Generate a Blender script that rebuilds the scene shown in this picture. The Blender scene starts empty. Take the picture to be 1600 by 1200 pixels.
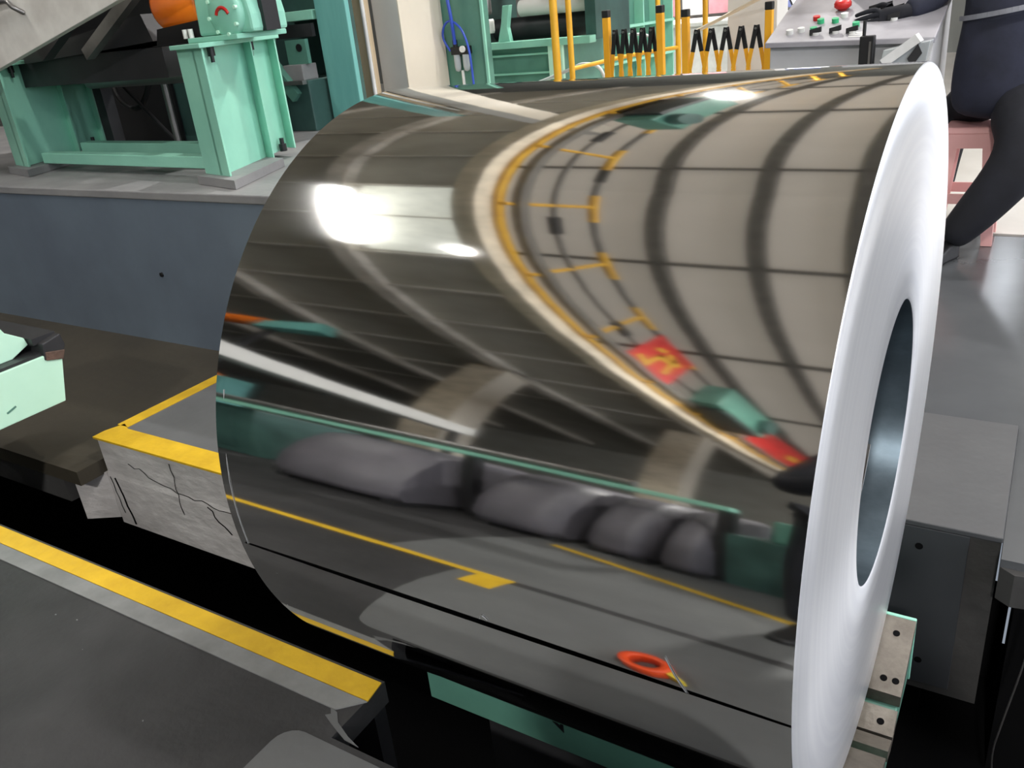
import bpy, math, random
from mathutils import Vector, Matrix
random.seed(7)
sc = bpy.context.scene
COL = sc.collection
PI = math.pi

# ---------------------------------------------------------------- camera
cam_d = bpy.data.cameras.new('camera'); cam = bpy.data.objects.new('camera', cam_d); COL.objects.link(cam)
cam_d.sensor_fit = 'HORIZONTAL'; cam_d.sensor_width = 36.0; cam_d.lens = 36.0*1316.02/1600.0
cam_d.clip_start = 0.02; cam_d.clip_end = 200
_f = Vector((-0.50672007, 0.75871727, -0.40936886)); _r = Vector((0.85093837, 0.51636788, -0.09627094)); _u = Vector((-0.13834251, 0.39713009, 0.90727562))
M = Matrix((_r, _u, -_f)).transposed().to_4x4(); M.translation = Vector((0.17332, -1.42663, 1.34602)); cam.matrix_world = M
sc.camera = cam

# ---------------------------------------------------------------- world, exposure
w = bpy.data.worlds.new('hall_air'); sc.world = w; w.use_nodes = True
w.node_tree.nodes['Background'].inputs[0].default_value = (0.75, 0.85, 1, 1)
w.node_tree.nodes['Background'].inputs[1].default_value = 0.35
sc.view_settings.view_transform = 'Standard'; sc.view_settings.look = 'None'
sc.view_settings.gamma = 1.0; sc.view_settings.exposure = 0.0; sc.view_settings.use_curve_mapping = False

# tuning of the light the hall has
ROOF_GLOW = 0.40        # translucent roof sheets
SKYLIGHT_GLOW = 0.8    # skylight strip between two purlins
WINDOW_FILL = 5.0       # fill light from the unseen windows added in the right wall
LAMP_W = 55.0          # one high bay lamp

# ---------------------------------------------------------------- materials
def lin(c):
    return tuple(((v/255)/12.92 if v/255 <= .04045 else ((v/255+.055)/1.055)**2.4) for v in c)
MATS = {}
def mat(name, rgb, rough=.5, metal=0.0, rgb2=None, scale=3.0, amt=.5, bump=0.0, bscale=30.0, detail=5.0, stretch=None, emit=None, spec=.5, coat=0.0):
    m = bpy.data.materials.new(name); m.use_nodes = True; nt = m.node_tree; b = nt.nodes['Principled BSDF']
    b.inputs['Roughness'].default_value = rough; b.inputs['Metallic'].default_value = metal
    b.inputs['Specular IOR Level'].default_value = spec; b.inputs['Coat Weight'].default_value = coat
    c1 = (*lin(rgb), 1); b.inputs['Base Color'].default_value = c1
    tc = nt.nodes.new('ShaderNodeTexCoord'); mp = nt.nodes.new('ShaderNodeMapping'); nt.links.new(tc.outputs['Object'], mp.inputs[0])
    if stretch: mp.inputs['Scale'].default_value = stretch
    if rgb2 is None: rgb2 = tuple(v*.86 for v in rgb)
    n = nt.nodes.new('ShaderNodeTexNoise'); n.inputs['Scale'].default_value = scale; n.inputs['Detail'].default_value = detail; n.inputs['Roughness'].default_value = .6
    nt.links.new(mp.outputs[0], n.inputs['Vector'])
    r = nt.nodes.new('ShaderNodeValToRGB'); r.color_ramp.elements[0].position = .5-.28*amt; r.color_ramp.elements[1].position = .5+.28*amt
    r.color_ramp.elements[0].color = (*lin(rgb2), 1); r.color_ramp.elements[1].color = c1
    nt.links.new(n.outputs['Fac'], r.inputs[0]); nt.links.new(r.outputs[0], b.inputs['Base Color'])
    if bump:
        n2 = nt.nodes.new('ShaderNodeTexNoise'); n2.inputs['Scale'].default_value = bscale; n2.inputs['Detail'].default_value = 6
        nt.links.new(mp.outputs[0], n2.inputs['Vector'])
        bp = nt.nodes.new('ShaderNodeBump'); bp.inputs['Strength'].default_value = bump; bp.inputs['Distance'].default_value = .01
        nt.links.new(n2.outputs['Fac'], bp.inputs['Height']); nt.links.new(bp.outputs[0], b.inputs['Normal'])
    if emit is not None:
        b.inputs['Emission Color'].default_value = (*lin(rgb), 1); b.inputs['Emission Strength'].default_value = emit
    MATS[name] = m
    return m
mat('floor_dark', (54,53,54), .62, rgb2=(28,28,29), scale=2.8, amt=.8, bump=.5, bscale=14)
mat('floor_grey', (100,101,101), .5, rgb2=(82,83,84), scale=3, amt=1.1, bump=.15, bscale=20)
mat('floor_epoxy', (92,94,96), .2, rgb2=(74,76,79), scale=1.6, amt=1.0, bump=.05, bscale=5)
mat('floor_pale', (190,186,180), .3, rgb2=(176,172,166), scale=1.5)
mat('floor_olive', (74,68,56), .5, rgb2=(50,46,38), scale=2.4, amt=1.4, bump=.3, bscale=9, stretch=(1,1.6,1))
mat('concrete', (206,202,200), .85, rgb2=(140,136,134), scale=5, amt=1.5, bump=.7, bscale=16, stretch=(1,1,1.8))
mat('concrete_dark', (70,69,68), .85, rgb2=(46,45,44), scale=5, amt=1.5, bump=.6, bscale=14)
mat('pit', (13,13,14), .95, spec=.1)  # near black: deep shade of the trench put into the colour
mat('yellow_paint', (222,182,36), .5, rgb2=(176,138,20), scale=9, amt=1.3, bump=.15, bscale=40)
mat('grey_line', (124,125,124), .55, rgb2=(106,107,106), scale=8)
mat('wall_blue', (104,116,128), .6, rgb2=(92,102,114), scale=1.3, bump=.1, bscale=8)
mat('ledge', (150,149,148), .6, rgb2=(108,108,110), scale=3, amt=1.3, bump=.2)
mat('mint', (150,212,188), .38, rgb2=(138,200,178), scale=2.5)
mat('mint_pale', (204,246,222), .4, rgb2=(194,238,214), scale=2)
mat('green_mid', (92,142,124), .4, rgb2=(80,126,112), scale=3)
mat('green_dark', (62,94,88), .45, rgb2=(48,76,72), scale=3)
mat('teal', (112,178,170), .45, rgb2=(98,162,156), scale=2, stretch=(4,4,.5))
mat('steel_dark', (62,62,64), .45, metal=.3, rgb2=(40,40,42), scale=4, amt=1.2)
mat('steel_bar', (150,148,146), .35, metal=.8, rgb2=(110,108,106), scale=6, amt=1.3)
mat('steel_plate', (140,134,124), .42, metal=.55, rgb2=(62,54,48), scale=16, amt=1.6, bump=.12, bscale=60)
mat('black_rubber', (24,24,26), .6)
mat('black_paint', (20,20,22), .45)
mat('rust', (120,92,78), .8, rgb2=(52,44,40), scale=22, amt=1.4, bump=.6, bscale=50)
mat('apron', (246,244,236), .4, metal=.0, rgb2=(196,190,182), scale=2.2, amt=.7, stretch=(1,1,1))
mat('orange', (248,128,30), .35, rgb2=(236,110,20))
mat('red', (200,34,30), .4)
mat('cream', (226,216,198), .6, rgb2=(216,206,188), scale=1.2)
mat('column_grey', (212,210,205), .6, rgb2=(200,198,193), scale=1.2)
mat('tan', (226,206,172), .75, rgb2=(200,178,144), scale=2.5, amt=1.4, stretch=(4,4,.6))
mat('white_paint', (236,236,232), .45)
mat('blue_hose', (52,84,196), .35)
mat('white_hose', (214,222,222), .4)
mat('clear_plastic', (190,196,198), .15)
mat('barrier_yellow', (238,176,40), .4, rgb2=(226,160,30))
mat('rail_yellow', (232,178,44), .45, rgb2=(214,158,34))
mat('console_grey', (200,200,202), .45, rgb2=(192,192,194))
mat('console_top', (162,160,166), .4)
mat('green_lamp', (60,190,130), .3)
mat('navy', (40,43,60), .85, rgb2=(30,33,46), scale=6, bump=.4, bscale=12)
mat('navy_dark', (27,29,38), .85, rgb2=(22,23,30), scale=6, bump=.4, bscale=12)
mat('reflective', (150,152,160), .35)
mat('skin', (196,150,122), .5)
mat('hair', (22,19,18), .6)
mat('pink_plastic', (250,192,188), .35, rgb2=(246,184,180))
mat('block_top', (76,77,79), .5, rgb2=(62,63,66), scale=5, amt=1.2, bump=.1)
mat('block_plate', (60,62,65), .5, rgb2=(54,56,59), scale=3)
mat('block_steel', (84,82,80), .55, metal=.2, rgb2=(48,48,48), scale=7, amt=1.5, bump=.3)
mat('roof_metal', (186,182,170), .6, rgb2=(172,168,156), scale=1)
mat('roof_metal_light', (150,148,142), .6)
mat('rafter', (236,228,214), .5, rgb2=(188,180,166), scale=1)
mat('purlin', (226,220,208), .55)
mat('rib', (112,107,99), .6)
mat('girder', (236,220,194), .5)
mat('banner_red', (222,44,38), .6); mat('banner_yellow', (246,196,50), .6)
mat('hall_wall', (120,122,118), .7, rgb2=(104,106,102), scale=.4)
mat('panel_lilac', (108,105,112), .5, rgb2=(70,68,74), scale=2, amt=1)
mat('tape_orange', (250,86,36), .4); mat('tape_yellow', (232,206,60), .5)
mat('cardboard_white', (240,240,238), .6)
mat('pink_board', (238,170,180), .6); mat('blue_board', (110,120,170), .6)
mat('roof_sheet', (196,187,176), .5, emit=ROOF_GLOW, rgb2=(188,179,168), scale=.6)
mat('skylight', (214,216,206), .5, emit=SKYLIGHT_GLOW)
mat('window_day', (240,244,255), .3, emit=WINDOW_FILL)
mat('window_far', (240,246,255), .3, emit=9.0)
mat('lamp_lens', (255,255,255), .3, emit=30.0)
mat('work_lamp', (255,255,255), .3, emit=4.0)
mat('screen', (206,208,214), .2, emit=.5)

def mirror_material():
    m = bpy.data.materials.new('bright_strip'); m.use_nodes = True; nt = m.node_tree; b = nt.nodes['Principled BSDF']
    b.inputs['Metallic'].default_value = 1.0; b.inputs['Roughness'].default_value = .055
    b.inputs['Base Color'].default_value = (.70,.70,.68,1)
    tc = nt.nodes.new('ShaderNodeTexCoord'); mp = nt.nodes.new('ShaderNodeMapping'); mp.inputs['Scale'].default_value = (.7,7,7)
    nt.links.new(tc.outputs['Object'], mp.inputs[0])
    n = nt.nodes.new('ShaderNodeTexNoise'); n.inputs['Scale'].default_value = 2.0; n.inputs['Detail'].default_value = 2
    nt.links.new(mp.outputs[0], n.inputs['Vector'])
    bp = nt.nodes.new('ShaderNodeBump'); bp.inputs['Strength'].default_value = .02; bp.inputs['Distance'].default_value = .01
    nt.links.new(n.outputs['Fac'], bp.inputs['Height']); nt.links.new(bp.outputs[0], b.inputs['Normal'])
    MATS['mirror'] = m
mirror_material()
def ring_material(name, base, rough, metal, aniso=.75):
    """edges of the wound strip: fine concentric rings about the coil axis (x)"""
    m = bpy.data.materials.new(name); m.use_nodes = True; nt = m.node_tree; b = nt.nodes['Principled BSDF']
    b.inputs['Metallic'].default_value = metal; b.inputs['Roughness'].default_value = rough
    b.inputs['Anisotropic'].default_value = aniso
    tg = nt.nodes.new('ShaderNodeTangent'); tg.direction_type = 'RADIAL'; tg.axis = 'X'; nt.links.new(tg.outputs[0], b.inputs['Tangent'])
    tc = nt.nodes.new('ShaderNodeTexCoord'); sp = nt.nodes.new('ShaderNodeSeparateXYZ'); nt.links.new(tc.outputs['Object'], sp.inputs[0])
    cb = nt.nodes.new('ShaderNodeCombineXYZ'); nt.links.new(sp.outputs['Y'], cb.inputs[0])
    ad = nt.nodes.new('ShaderNodeMath'); ad.operation = 'SUBTRACT'; ad.inputs[1].default_value = .58; nt.links.new(sp.outputs['Z'], ad.inputs[0]); nt.links.new(ad.outputs[0], cb.inputs[1])
    ln = nt.nodes.new('ShaderNodeVectorMath'); ln.operation = 'LENGTH'; nt.links.new(cb.outputs[0], ln.inputs[0])
    n = nt.nodes.new('ShaderNodeTexNoise'); n.noise_dimensions = '1D'; n.inputs['Scale'].default_value = 50; n.inputs['Detail'].default_value = 2
    nt.links.new(ln.outputs['Value'], n.inputs['W'])
    r = nt.nodes.new('ShaderNodeValToRGB'); r.color_ramp.elements[0].position = .35; r.color_ramp.elements[1].position = .65
    r.color_ramp.elements[0].color = (base[0]*.95, base[1]*.95, base[2]*.96, 1); r.color_ramp.elements[1].color = (*base, 1)
    nt.links.new(n.outputs['Fac'], r.inputs[0]); nt.links.new(r.outputs[0], b.inputs['Base Color'])
    bp = nt.nodes.new('ShaderNodeBump'); bp.inputs['Strength'].default_value = .03; bp.inputs['Distance'].default_value = .001
    nt.links.new(n.outputs['Fac'], bp.inputs['Height']); nt.links.new(bp.outputs[0], b.inputs['Normal'])
    MATS[name] = m
ring_material('strip_edges', (.80,.81,.83), .40, .65)
mat('bore_steel', (122,136,146), .36, metal=.9, rgb2=(92,106,116), scale=30, amt=1.3, stretch=(.6,1,1))
mat('scratch', (176,178,180), .6)

# ---------------------------------------------------------------- mesh builder
class MB:
    def __init__(s): s.v = []; s.f = []; s.smooth = []
    def add(s, vs, fs, sm=False):
        o = len(s.v); s.v += [tuple(p) for p in vs]; s.f += [tuple(i+o for i in f) for f in fs]; s.smooth += [sm]*len(fs); return s
    def hexa(s, p):
        return s.add(p, [(0,3,2,1),(4,5,6,7),(0,1,5,4),(1,2,6,5),(2,3,7,6),(3,0,4,7)])
    def box(s, x0, x1, y0, y1, z0, z1):
        return s.hexa([(x0,y0,z0),(x1,y0,z0),(x1,y1,z0),(x0,y1,z0),(x0,y0,z1),(x1,y0,z1),(x1,y1,z1),(x0,y1,z1)])
    def obox(s, c, ax, ay, az):
        """box with half-axes ax, ay, az about c"""
        c, ax, ay, az = map(Vector, (c, ax, ay, az))
        return s.hexa([c-ax-ay-az, c+ax-ay-az, c+ax+ay-az, c-ax+ay-az, c-ax-ay+az, c+ax-ay+az, c+ax+ay+az, c-ax+ay+az])
    def prism(s, poly, axis, a, b):
        def P(u, v, t): return {'x': (t,u,v), 'y': (u,t,v), 'z': (u,v,t)}[axis]
        n = len(poly); vs = [P(u,v,a) for u,v in poly]+[P(u,v,b) for u,v in poly]
        fs = [tuple(range(n))[::-1], tuple(range(n, 2*n))]+[(i,(i+1)%n,n+(i+1)%n,n+i) for i in range(n)]
        return s.add(vs, fs)
    def cyl(s, p0, p1, r, n=16, r1=None, cap=True):
        p0, p1 = Vector(p0), Vector(p1); d = (p1-p0).normalized(); u = d.orthogonal().normalized(); v = d.cross(u); r1 = r if r1 is None else r1
        vs = []
        for p, rr in ((p0, r), (p1, r1)):
            for i in range(n):
                a = 2*PI*i/n; vs.append(p+u*rr*math.cos(a)+v*rr*math.sin(a))
        s.add(vs, [(i,(i+1)%n,n+(i+1)%n,n+i) for i in range(n)], True)
        if cap: s.add(vs, [tuple(range(n))[::-1], tuple(range(n,2*n))])
        return s
    def lathe(s, prof, o, d, n=24):
        """prof: list of (radius, along)"""
        o, d = Vector(o), Vector(d).normalized(); u = d.orthogonal().normalized(); v = d.cross(u); vs = []
        for r, t in prof:
            for i in range(n):
                a = 2*PI*i/n; vs.append(o+d*t+u*r*math.cos(a)+v*r*math.sin(a))
        fs = []
        for k in range(len(prof)-1):
            for i in range(n): fs.append((k*n+i, k*n+(i+1)%n, (k+1)*n+(i+1)%n, (k+1)*n+i))
        return s.add(vs, fs, True)
    def tube(s, pts, r, n=8, sub=5):
        pts = [Vector(p) for p in pts]; P = []
        if len(pts) > 2:
            q = [pts[0]*2-pts[1]]+pts+[pts[-1]*2-pts[-2]]
            for i in range(1, len(q)-2):
                for k in range(sub):
                    t = k/sub; a, b, c, d = q[i-1], q[i], q[i+1], q[i+2]
                    P.append(.5*((2*b)+(c-a)*t+(2*a-5*b+4*c-d)*t*t+(3*b-a-3*c+d)*t*t*t))
            P.append(pts[-1])
        else: P = pts
        vs = []; u = None
        for i, p in enumerate(P):
            d = (P[min(i+1,len(P)-1)]-P[max(i-1,0)]).normalized()
            u = d.orthogonal().normalized() if u is None else (u-d*u.dot(d)).normalized()
            v = d.cross(u)
            for k in range(n):
                a = 2*PI*k/n; vs.append(p+u*r*math.cos(a)+v*r*math.sin(a))
        m = len(P)
        fs = [(i*n+k, i*n+(k+1)%n, (i+1)*n+(k+1)%n, (i+1)*n+k) for i in range(m-1) for k in range(n)]
        s.add(vs, fs, True); s.add(vs, [tuple(range(n))[::-1], tuple(range((m-1)*n, m*n))])
        return s
    def build(s, name, m, parent=None, bevel=0.0, seg=2):
        me = bpy.data.meshes.new(name); me.from_pydata(s.v, [], s.f)
        me.polygons.foreach_set('use_smooth', s.smooth); me.materials.append(MATS[m]); me.update()
        o = bpy.data.objects.new(name, me); COL.objects.link(o)
        if bevel:
            b = o.modifiers.new('edge', 'BEVEL'); b.width = bevel; b.segments = seg; b.limit_method = 'ANGLE'; b.angle_limit = .6
        if parent: attach(o, parent)
        return o
def attach(o, p):
    q = p; T = Vector((0,0,0))
    while q is not None: T += q.location; q = q.parent
    o.parent = p; o.matrix_parent_inverse = Matrix.Translation(-T) if p.type == 'EMPTY' else Matrix.Identity(4)
def part(name, m, parent, fn, bevel=0.0, label=None, kind=None):
    b = MB(); fn(b); o = b.build(name, m, parent, bevel)
    if label: o['label'] = label
    if kind: o['kind'] = kind
    return o
def thing(name, label, cat, loc, group=None):
    o = bpy.data.objects.new(name, None); COL.objects.link(o); o.location = loc; o.empty_display_size = .1
    o['label'] = label; o['category'] = cat
    if group: o['group'] = group
    return o
def single(name, m, label, cat, fn, bevel=0.0, group=None):
    b = MB(); fn(b); o = b.build(name, m, None, bevel); o['label'] = label; o['category'] = cat
    if group: o['group'] = group
    return o
def struct(name, m, fn, bevel=0.0, label=None):
    b = MB(); fn(b); o = b.build(name, m, None, bevel); o['kind'] = 'structure'
    if label: o['label'] = label
    return o
def copy_tree(o, off, parent=None, label=None):
    c = o.copy(); COL.objects.link(c); c.parent = parent
    if parent is None: c.location = o.location+Vector(off)
    if label: c['label'] = label
    for ch in [k for k in bpy.data.objects if k.parent == o]: copy_tree(ch, off, c)
    return c

R = 0.63; A = 0.58; L = 0.996      # coil radius, axis height, strip width

# ================================================================ SETTING
# ---- floors
floor_near = struct('floor', 'floor_dark', lambda b: b.prism([(-26,-24),(10,-24),(10,-.585),(-.93,-.585),(-.93,-.41),(-26,-.41)], 'z', -.06, 0), label='dark grey concrete floor in front of the trench')
def rr_poly(x0, x1, y0, y1, r, n=5):     # rounded top-left corner
    pts = [(x0,y0),(x1,y0),(x1,y1)]
    for i in range(n+1):
        a = PI/2+PI/2*i/n; pts.append((x0+r+r*math.cos(a), y1-r+r*math.sin(a)))
    return pts
part('painted_panel', 'floor_grey', floor_near, lambda b: b.prism(rr_poly(-1.04, 9.9, -1.32, -.60, .05), 'z', 0, .002), label='light grey painted floor panel')
part('painted_panel', 'floor_grey', floor_near, lambda b: b.prism([(-1.32,-23),(9.9,-23),(9.9,-1.372),(-1.32,-1.372)], 'z', 0, .002))
part('painted_line', 'yellow_paint', floor_near, lambda b: b.prism([(-14,-.474),(-.925,-.474),(-.9325,-.418),(-14,-.418)], 'z', 0, .003), label='yellow floor line along the trench')
part('painted_line', 'grey_line', floor_near, lambda b: b.prism([(-14,-.524),(-.975,-.524),(-.925,-.476),(-14,-.476)], 'z', 0, .003), label='light grey floor line beside the yellow one')
part('painted_line', 'yellow_paint', floor_near, lambda b: b.box(-5,-.88,-1.37,-1.325,0,.004), label='yellow floor line behind the walkway')
part('painted_line', 'yellow_paint', floor_near, lambda b: b.box(-.98,-.88,-1.325,-1.2,0,.004))
part('painted_line', 'yellow_paint', floor_near, lambda b: b.prism([(-1.2,-2.36),(.6,-1.66),(.6,-1.60),(-1.2,-2.30)], 'z', 0.002, .005))
def crumbs(b):
    rnd = random.Random(3)
    for i in range(11):
        x = rnd.uniform(-2.6,-1.1); y = rnd.uniform(-1.0,-.45); s = rnd.uniform(.0008,.002)
        b.obox((x,y,s*.7), (s,s*.3,0), (-s*.4,s*.8,0), (0,0,s*.7))
o = part('paint_crumbs', 'grey_line', floor_near, crumbs); o['kind'] = 'stuff'
def chipped(b):
    b.prism([(-.985,-.545),(-.95,-.56),(-.90,-.578),(-.86,-.580),(-.90,-.568),(-.945,-.548),(-.965,-.528),(-.99,-.522),(-.975,-.537)], 'z', 0, .002)
part('worn_patch', 'floor_grey', floor_near, chipped)

floor_low = struct('floor_lower', 'floor_olive', lambda b: b.box(-14,-2.79,.004,1.1,-.16,-.10), label='dark oily lower floor below the blue-grey wall')
part('edge_face', 'concrete_dark', floor_low, lambda b: b.prism([(.010,-.16),(.012,-.265),(.3,-.28),(1.0,-.28),(1.0,-.16)], 'x', -14, -2.92))
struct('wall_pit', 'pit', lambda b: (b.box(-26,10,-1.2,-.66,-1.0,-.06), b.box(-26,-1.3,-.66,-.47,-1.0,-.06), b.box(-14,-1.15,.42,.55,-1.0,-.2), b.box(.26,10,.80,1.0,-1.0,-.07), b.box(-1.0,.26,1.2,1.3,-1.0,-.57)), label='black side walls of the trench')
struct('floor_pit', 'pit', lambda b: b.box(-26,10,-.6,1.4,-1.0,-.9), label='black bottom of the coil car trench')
floor_far = struct('floor_platform', 'floor_epoxy', lambda b: b.prism([(.207,.60),(10,.60),(10,3.585),(-2.35,3.585),(-2.35,1.26),(-1.05,1.26),(-1.05,1.335),(.207,1.335)], 'z', -.07, -.012), label='glossy grey epoxy floor right of the coil')
part('floor_slab', 'floor_pale', floor_far, lambda b: b.box(-26,10,3.597,14.2,-.3,-.004), label='paler floor beyond the dark joint')
part('broken_edge', 'concrete_dark', floor_far, lambda b: b.prism([(.207,.60),(.24,.575),(.30,.585),(.36,.56),(.5,.57),(.7,.54),(2.5,.55),(2.5,.60)], 'z', -.13, -.035))

# ---- plinth with the yellow painted corner
plinth = struct('trim_1', 'concrete', lambda b: (b.prism([(.11,-.385),(.11,-.17),(.115,-.15),(.115,-.004),(1.1,-.004),(1.1,-.44),(.4,-.44)], 'x', -2.78, -1.12), b.prism([(-2.905,.04),(-2.78,.108),(-2.78,.4),(-2.905,.4)], 'z', -.36, -.155)), label='rough concrete plinth with a yellow painted corner')
def cracks(b):
    rnd = random.Random(11)
    def jag(p0, p1, n, amp, r):
        p0, p1 = Vector(p0), Vector(p1); P = []
        for k in range(n+1):
            q = p0.lerp(p1, k/n)
            if 0 < k < n: q += Vector((rnd.uniform(-amp,amp),0,rnd.uniform(-amp,amp)))
            P.append(q)
        b.tube(P, r, 5, 1)
    jag((-2.36,.112,-.03),(-2.35,.108,-.24), 8, .008, .0013)
    jag((-2.62,.112,-.085),(-2.36,.109,-.15), 9, .008, .0011); jag((-2.36,.109,-.15),(-2.07,.108,-.165), 9, .008, .0014)
    jag((-2.735,.108,-.17),(-2.69,.107,-.37), 5, .003, .003); jag((-2.765,.108,-.17),(-2.74,.107,-.33), 5, .003, .0012)
    jag((-2.20,.109,-.17),(-2.10,.107,-.26), 6, .008, .002)
part('crack', 'pit', plinth, cracks, label='dark cracks and drip stains')
part('top_coat', 'floor_grey', plinth, lambda b: b.box(-2.76,-1.13,.12,1.09,-.004,0))
part('painted_line', 'yellow_paint', plinth, lambda b: (b.prism([(-2.79,.105),(-1.12,.105),(-1.12,.205),(-2.71,.205),(-2.765,.23),(-2.79,.16)], 'z', -.006, .002)))
part('painted_line', 'yellow_paint', plinth, lambda b: b.box(-2.79,-2.725,.215,1.095,-.006,.002))

# ---- blue-grey machine wall with ledge
wall_blue = struct('wall_back', 'wall_blue', lambda b: b.box(-14,-2.28,1.1,1.25,-.9,.66), label='blue-grey painted low wall')
part('ledge', 'ledge', wall_blue, lambda b: (b.box(-14,-2.28,1.09,3.57,.66,.70)), bevel=.006)
part('ledge_upright', 'concrete_dark', wall_blue, lambda b: b.box(-14,-2.4,1.25,3.57,0,.66))
part('bolt', 'black_paint', wall_blue, lambda b: b.cyl((-3.55,1.1,.28),(-3.55,1.092,.28),.012,10))

# ---- hall walls and roof
def roof_z(y): return 8.1-.09*abs(y-.5)
def slab(b, x0, x1, y0, y1, dz0, dz1):
    ys = [y0]+([.5] if y0 < .5 < y1 else [])+[y1]
    for a, c in zip(ys, ys[1:]):
        b.hexa([(x0,a,roof_z(a)+dz0),(x1,a,roof_z(a)+dz0),(x1,c,roof_z(c)+dz0),(x0,c,roof_z(c)+dz0),(x0,a,roof_z(a)+dz1),(x1,a,roof_z(a)+dz1),(x1,c,roof_z(c)+dz1),(x0,c,roof_z(c)+dz1)])
roof = struct('ceiling', 'roof_metal', lambda b: (slab(b,-26,-5.0,-24,14.2,.12,.17), slab(b,-1.3,-.4,-24,14.2,.12,.17), slab(b,5.0,10,-24,14.2,.12,.17)), label='dark sheet metal roof of the hall')
for x0, x1 in ((-5.0,-3.1),(-3.1,-2.07),(-2.07,-1.3),(-.4,2.3),(2.3,5.0)):
    part('roof_sheet', 'roof_sheet', roof, lambda b: slab(b, x0, x1, -24, 14.2, .10, .12), label='translucent daylight roof sheet')
part('skylight', 'skylight', roof, lambda b: slab(b, -7.1, -5.05, -1.15, .5, .10, .118), label='skylight strip')
part('skylight', 'skylight', roof, lambda b: slab(b, -7.1, -5.05, -3.0, -1.2, .10, .118))
for x in (-13.5,-10.3,-7.25):
    part('rafter', 'rafter', roof, lambda b: (slab(b, x-.16, x+.16, -22, 14, -.28, -.25), slab(b, x-.02, x+.02, -22, 14, -.25, .1)), label='pale steel rafter')
part('rafter', 'rafter', roof, lambda b: slab(b, -5.06, -4.94, -22, 14, -.1, .1))
for x in (-3.08,-2.06,-1.15,.6,2.3,4):
    part('rib', 'rib', roof, lambda b: slab(b, x-.085, x+.085, -24, 14, -.06, .1), label='dark roof rib')
for y in (8.9,6.75,4.55,2.45,.58,-1.15,-3.1,-4.9,-6.9,-8.9,-11,-13.5):
    part('purlin', 'purlin', roof, lambda b: b.box(-25,-5.0,y-.035,y+.035,roof_z(y)-.06,roof_z(y)+.06))
for y in (10.4,6.05,1.75,-2.65,-7,-11.3,-15.6):
    part('purlin', 'rib', roof, lambda b: b.box(-5.0,9,y-.05,y+.05,roof_z(y)-.08,roof_z(y)+.06))
struct('wall_far', 'hall_wall', lambda b: b.box(-26,10,14.2,14.4,-.3,8), label='grey far wall of the hall')
struct('wall_left', 'hall_wall', lambda b: b.box(-26.2,-26,-24,14.4,-.3,8.5))
struct('wall_front', 'roof_metal', lambda b: b.box(-26,10,-24.2,-24,-.3,7))
wr = struct('wall_right', 'hall_wall', lambda b: b.box(10,10.2,-24,14.4,-.3,8.5))
for i in range(9):
    y = -17.8+i*3.6
    wn = struct('window_%d' % (i+1), 'window_day', lambda b: b.box(9.96,10.0,y,y+2.9,1.6,6.2), label='tall daylit window in the right wall')  # unseen windows added as fill; the row also lights the hall columns
    part('window_frame', 'white_paint', wn, lambda b: (b.box(9.92,9.99,y-.06,y+.04,1.5,6.3), b.box(9.92,9.99,y+2.86,y+2.96,1.5,6.3), b.box(9.92,9.99,y,y+2.9,1.5,1.6), b.box(9.92,9.99,y,y+2.9,6.2,6.3), b.box(9.92,9.99,y,y+2.9,3.85,3.95)))

wn = struct('window_10', 'window_far', lambda b: b.box(-.42,-.02,14.16,14.2,3.25,4.05), label='bright window high in the far wall')
part('window_frame', 'white_paint', wn, lambda b: (b.box(-.50,-.42,14.1,14.2,3.17,4.13), b.box(-.02,.06,14.1,14.2,3.17,4.13), b.box(-.42,-.02,14.1,14.2,3.17,3.25), b.box(-.42,-.02,14.1,14.2,4.05,4.13)))
# ================================================================ HIGH BAY LAMPS (light source in each)
def high_bay(x, y, z, label, watts, rad=.26):
    t = thing('high_bay_lamp', label, 'lamp', (x,y,z), 'high bay lamps under the roof')
    part('reflector', 'steel_bar', t, lambda b: b.lathe([(.06,.42),(.10,.40),(.14,.28),(rad*.85,.12),(rad+.02,.0),(rad,-.01),(rad*.83,.11),(.12,.26)], (x,y,z), (0,0,1), 28))
    part('driver_box', 'steel_dark', t, lambda b: b.lathe([(.0,.62),(.09,.62),(.09,.42),(.0,.42)], (x,y,z), (0,0,1), 16))
    part('hanger', 'steel_dark', t, lambda b: b.cyl((x,y,z+.6),(x,y,roof_z(y)+.1),.012,8))
    part('lens', 'lamp_lens', t, lambda b: b.lathe([(0,.03),(rad*.9,.03),(rad*.9,.05),(0,.05)], (x,y,z), (0,0,1), 24), label='glowing white lens')
    ld = bpy.data.lights.new('lamp_light', 'AREA'); ld.shape = 'DISK'; ld.size = rad*1.7; ld.energy = watts; ld.color = (1,.98,.95)
    lo = bpy.data.objects.new('lamp_light', ld); COL.objects.link(lo); lo.location = (x,y,z+.02); attach(lo, t)
high_bay(-4.93,-2.48,7.1, 'bright high bay lamp left of the yellow guard rail, seen in the coil', LAMP_W*.7, .17)
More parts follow.
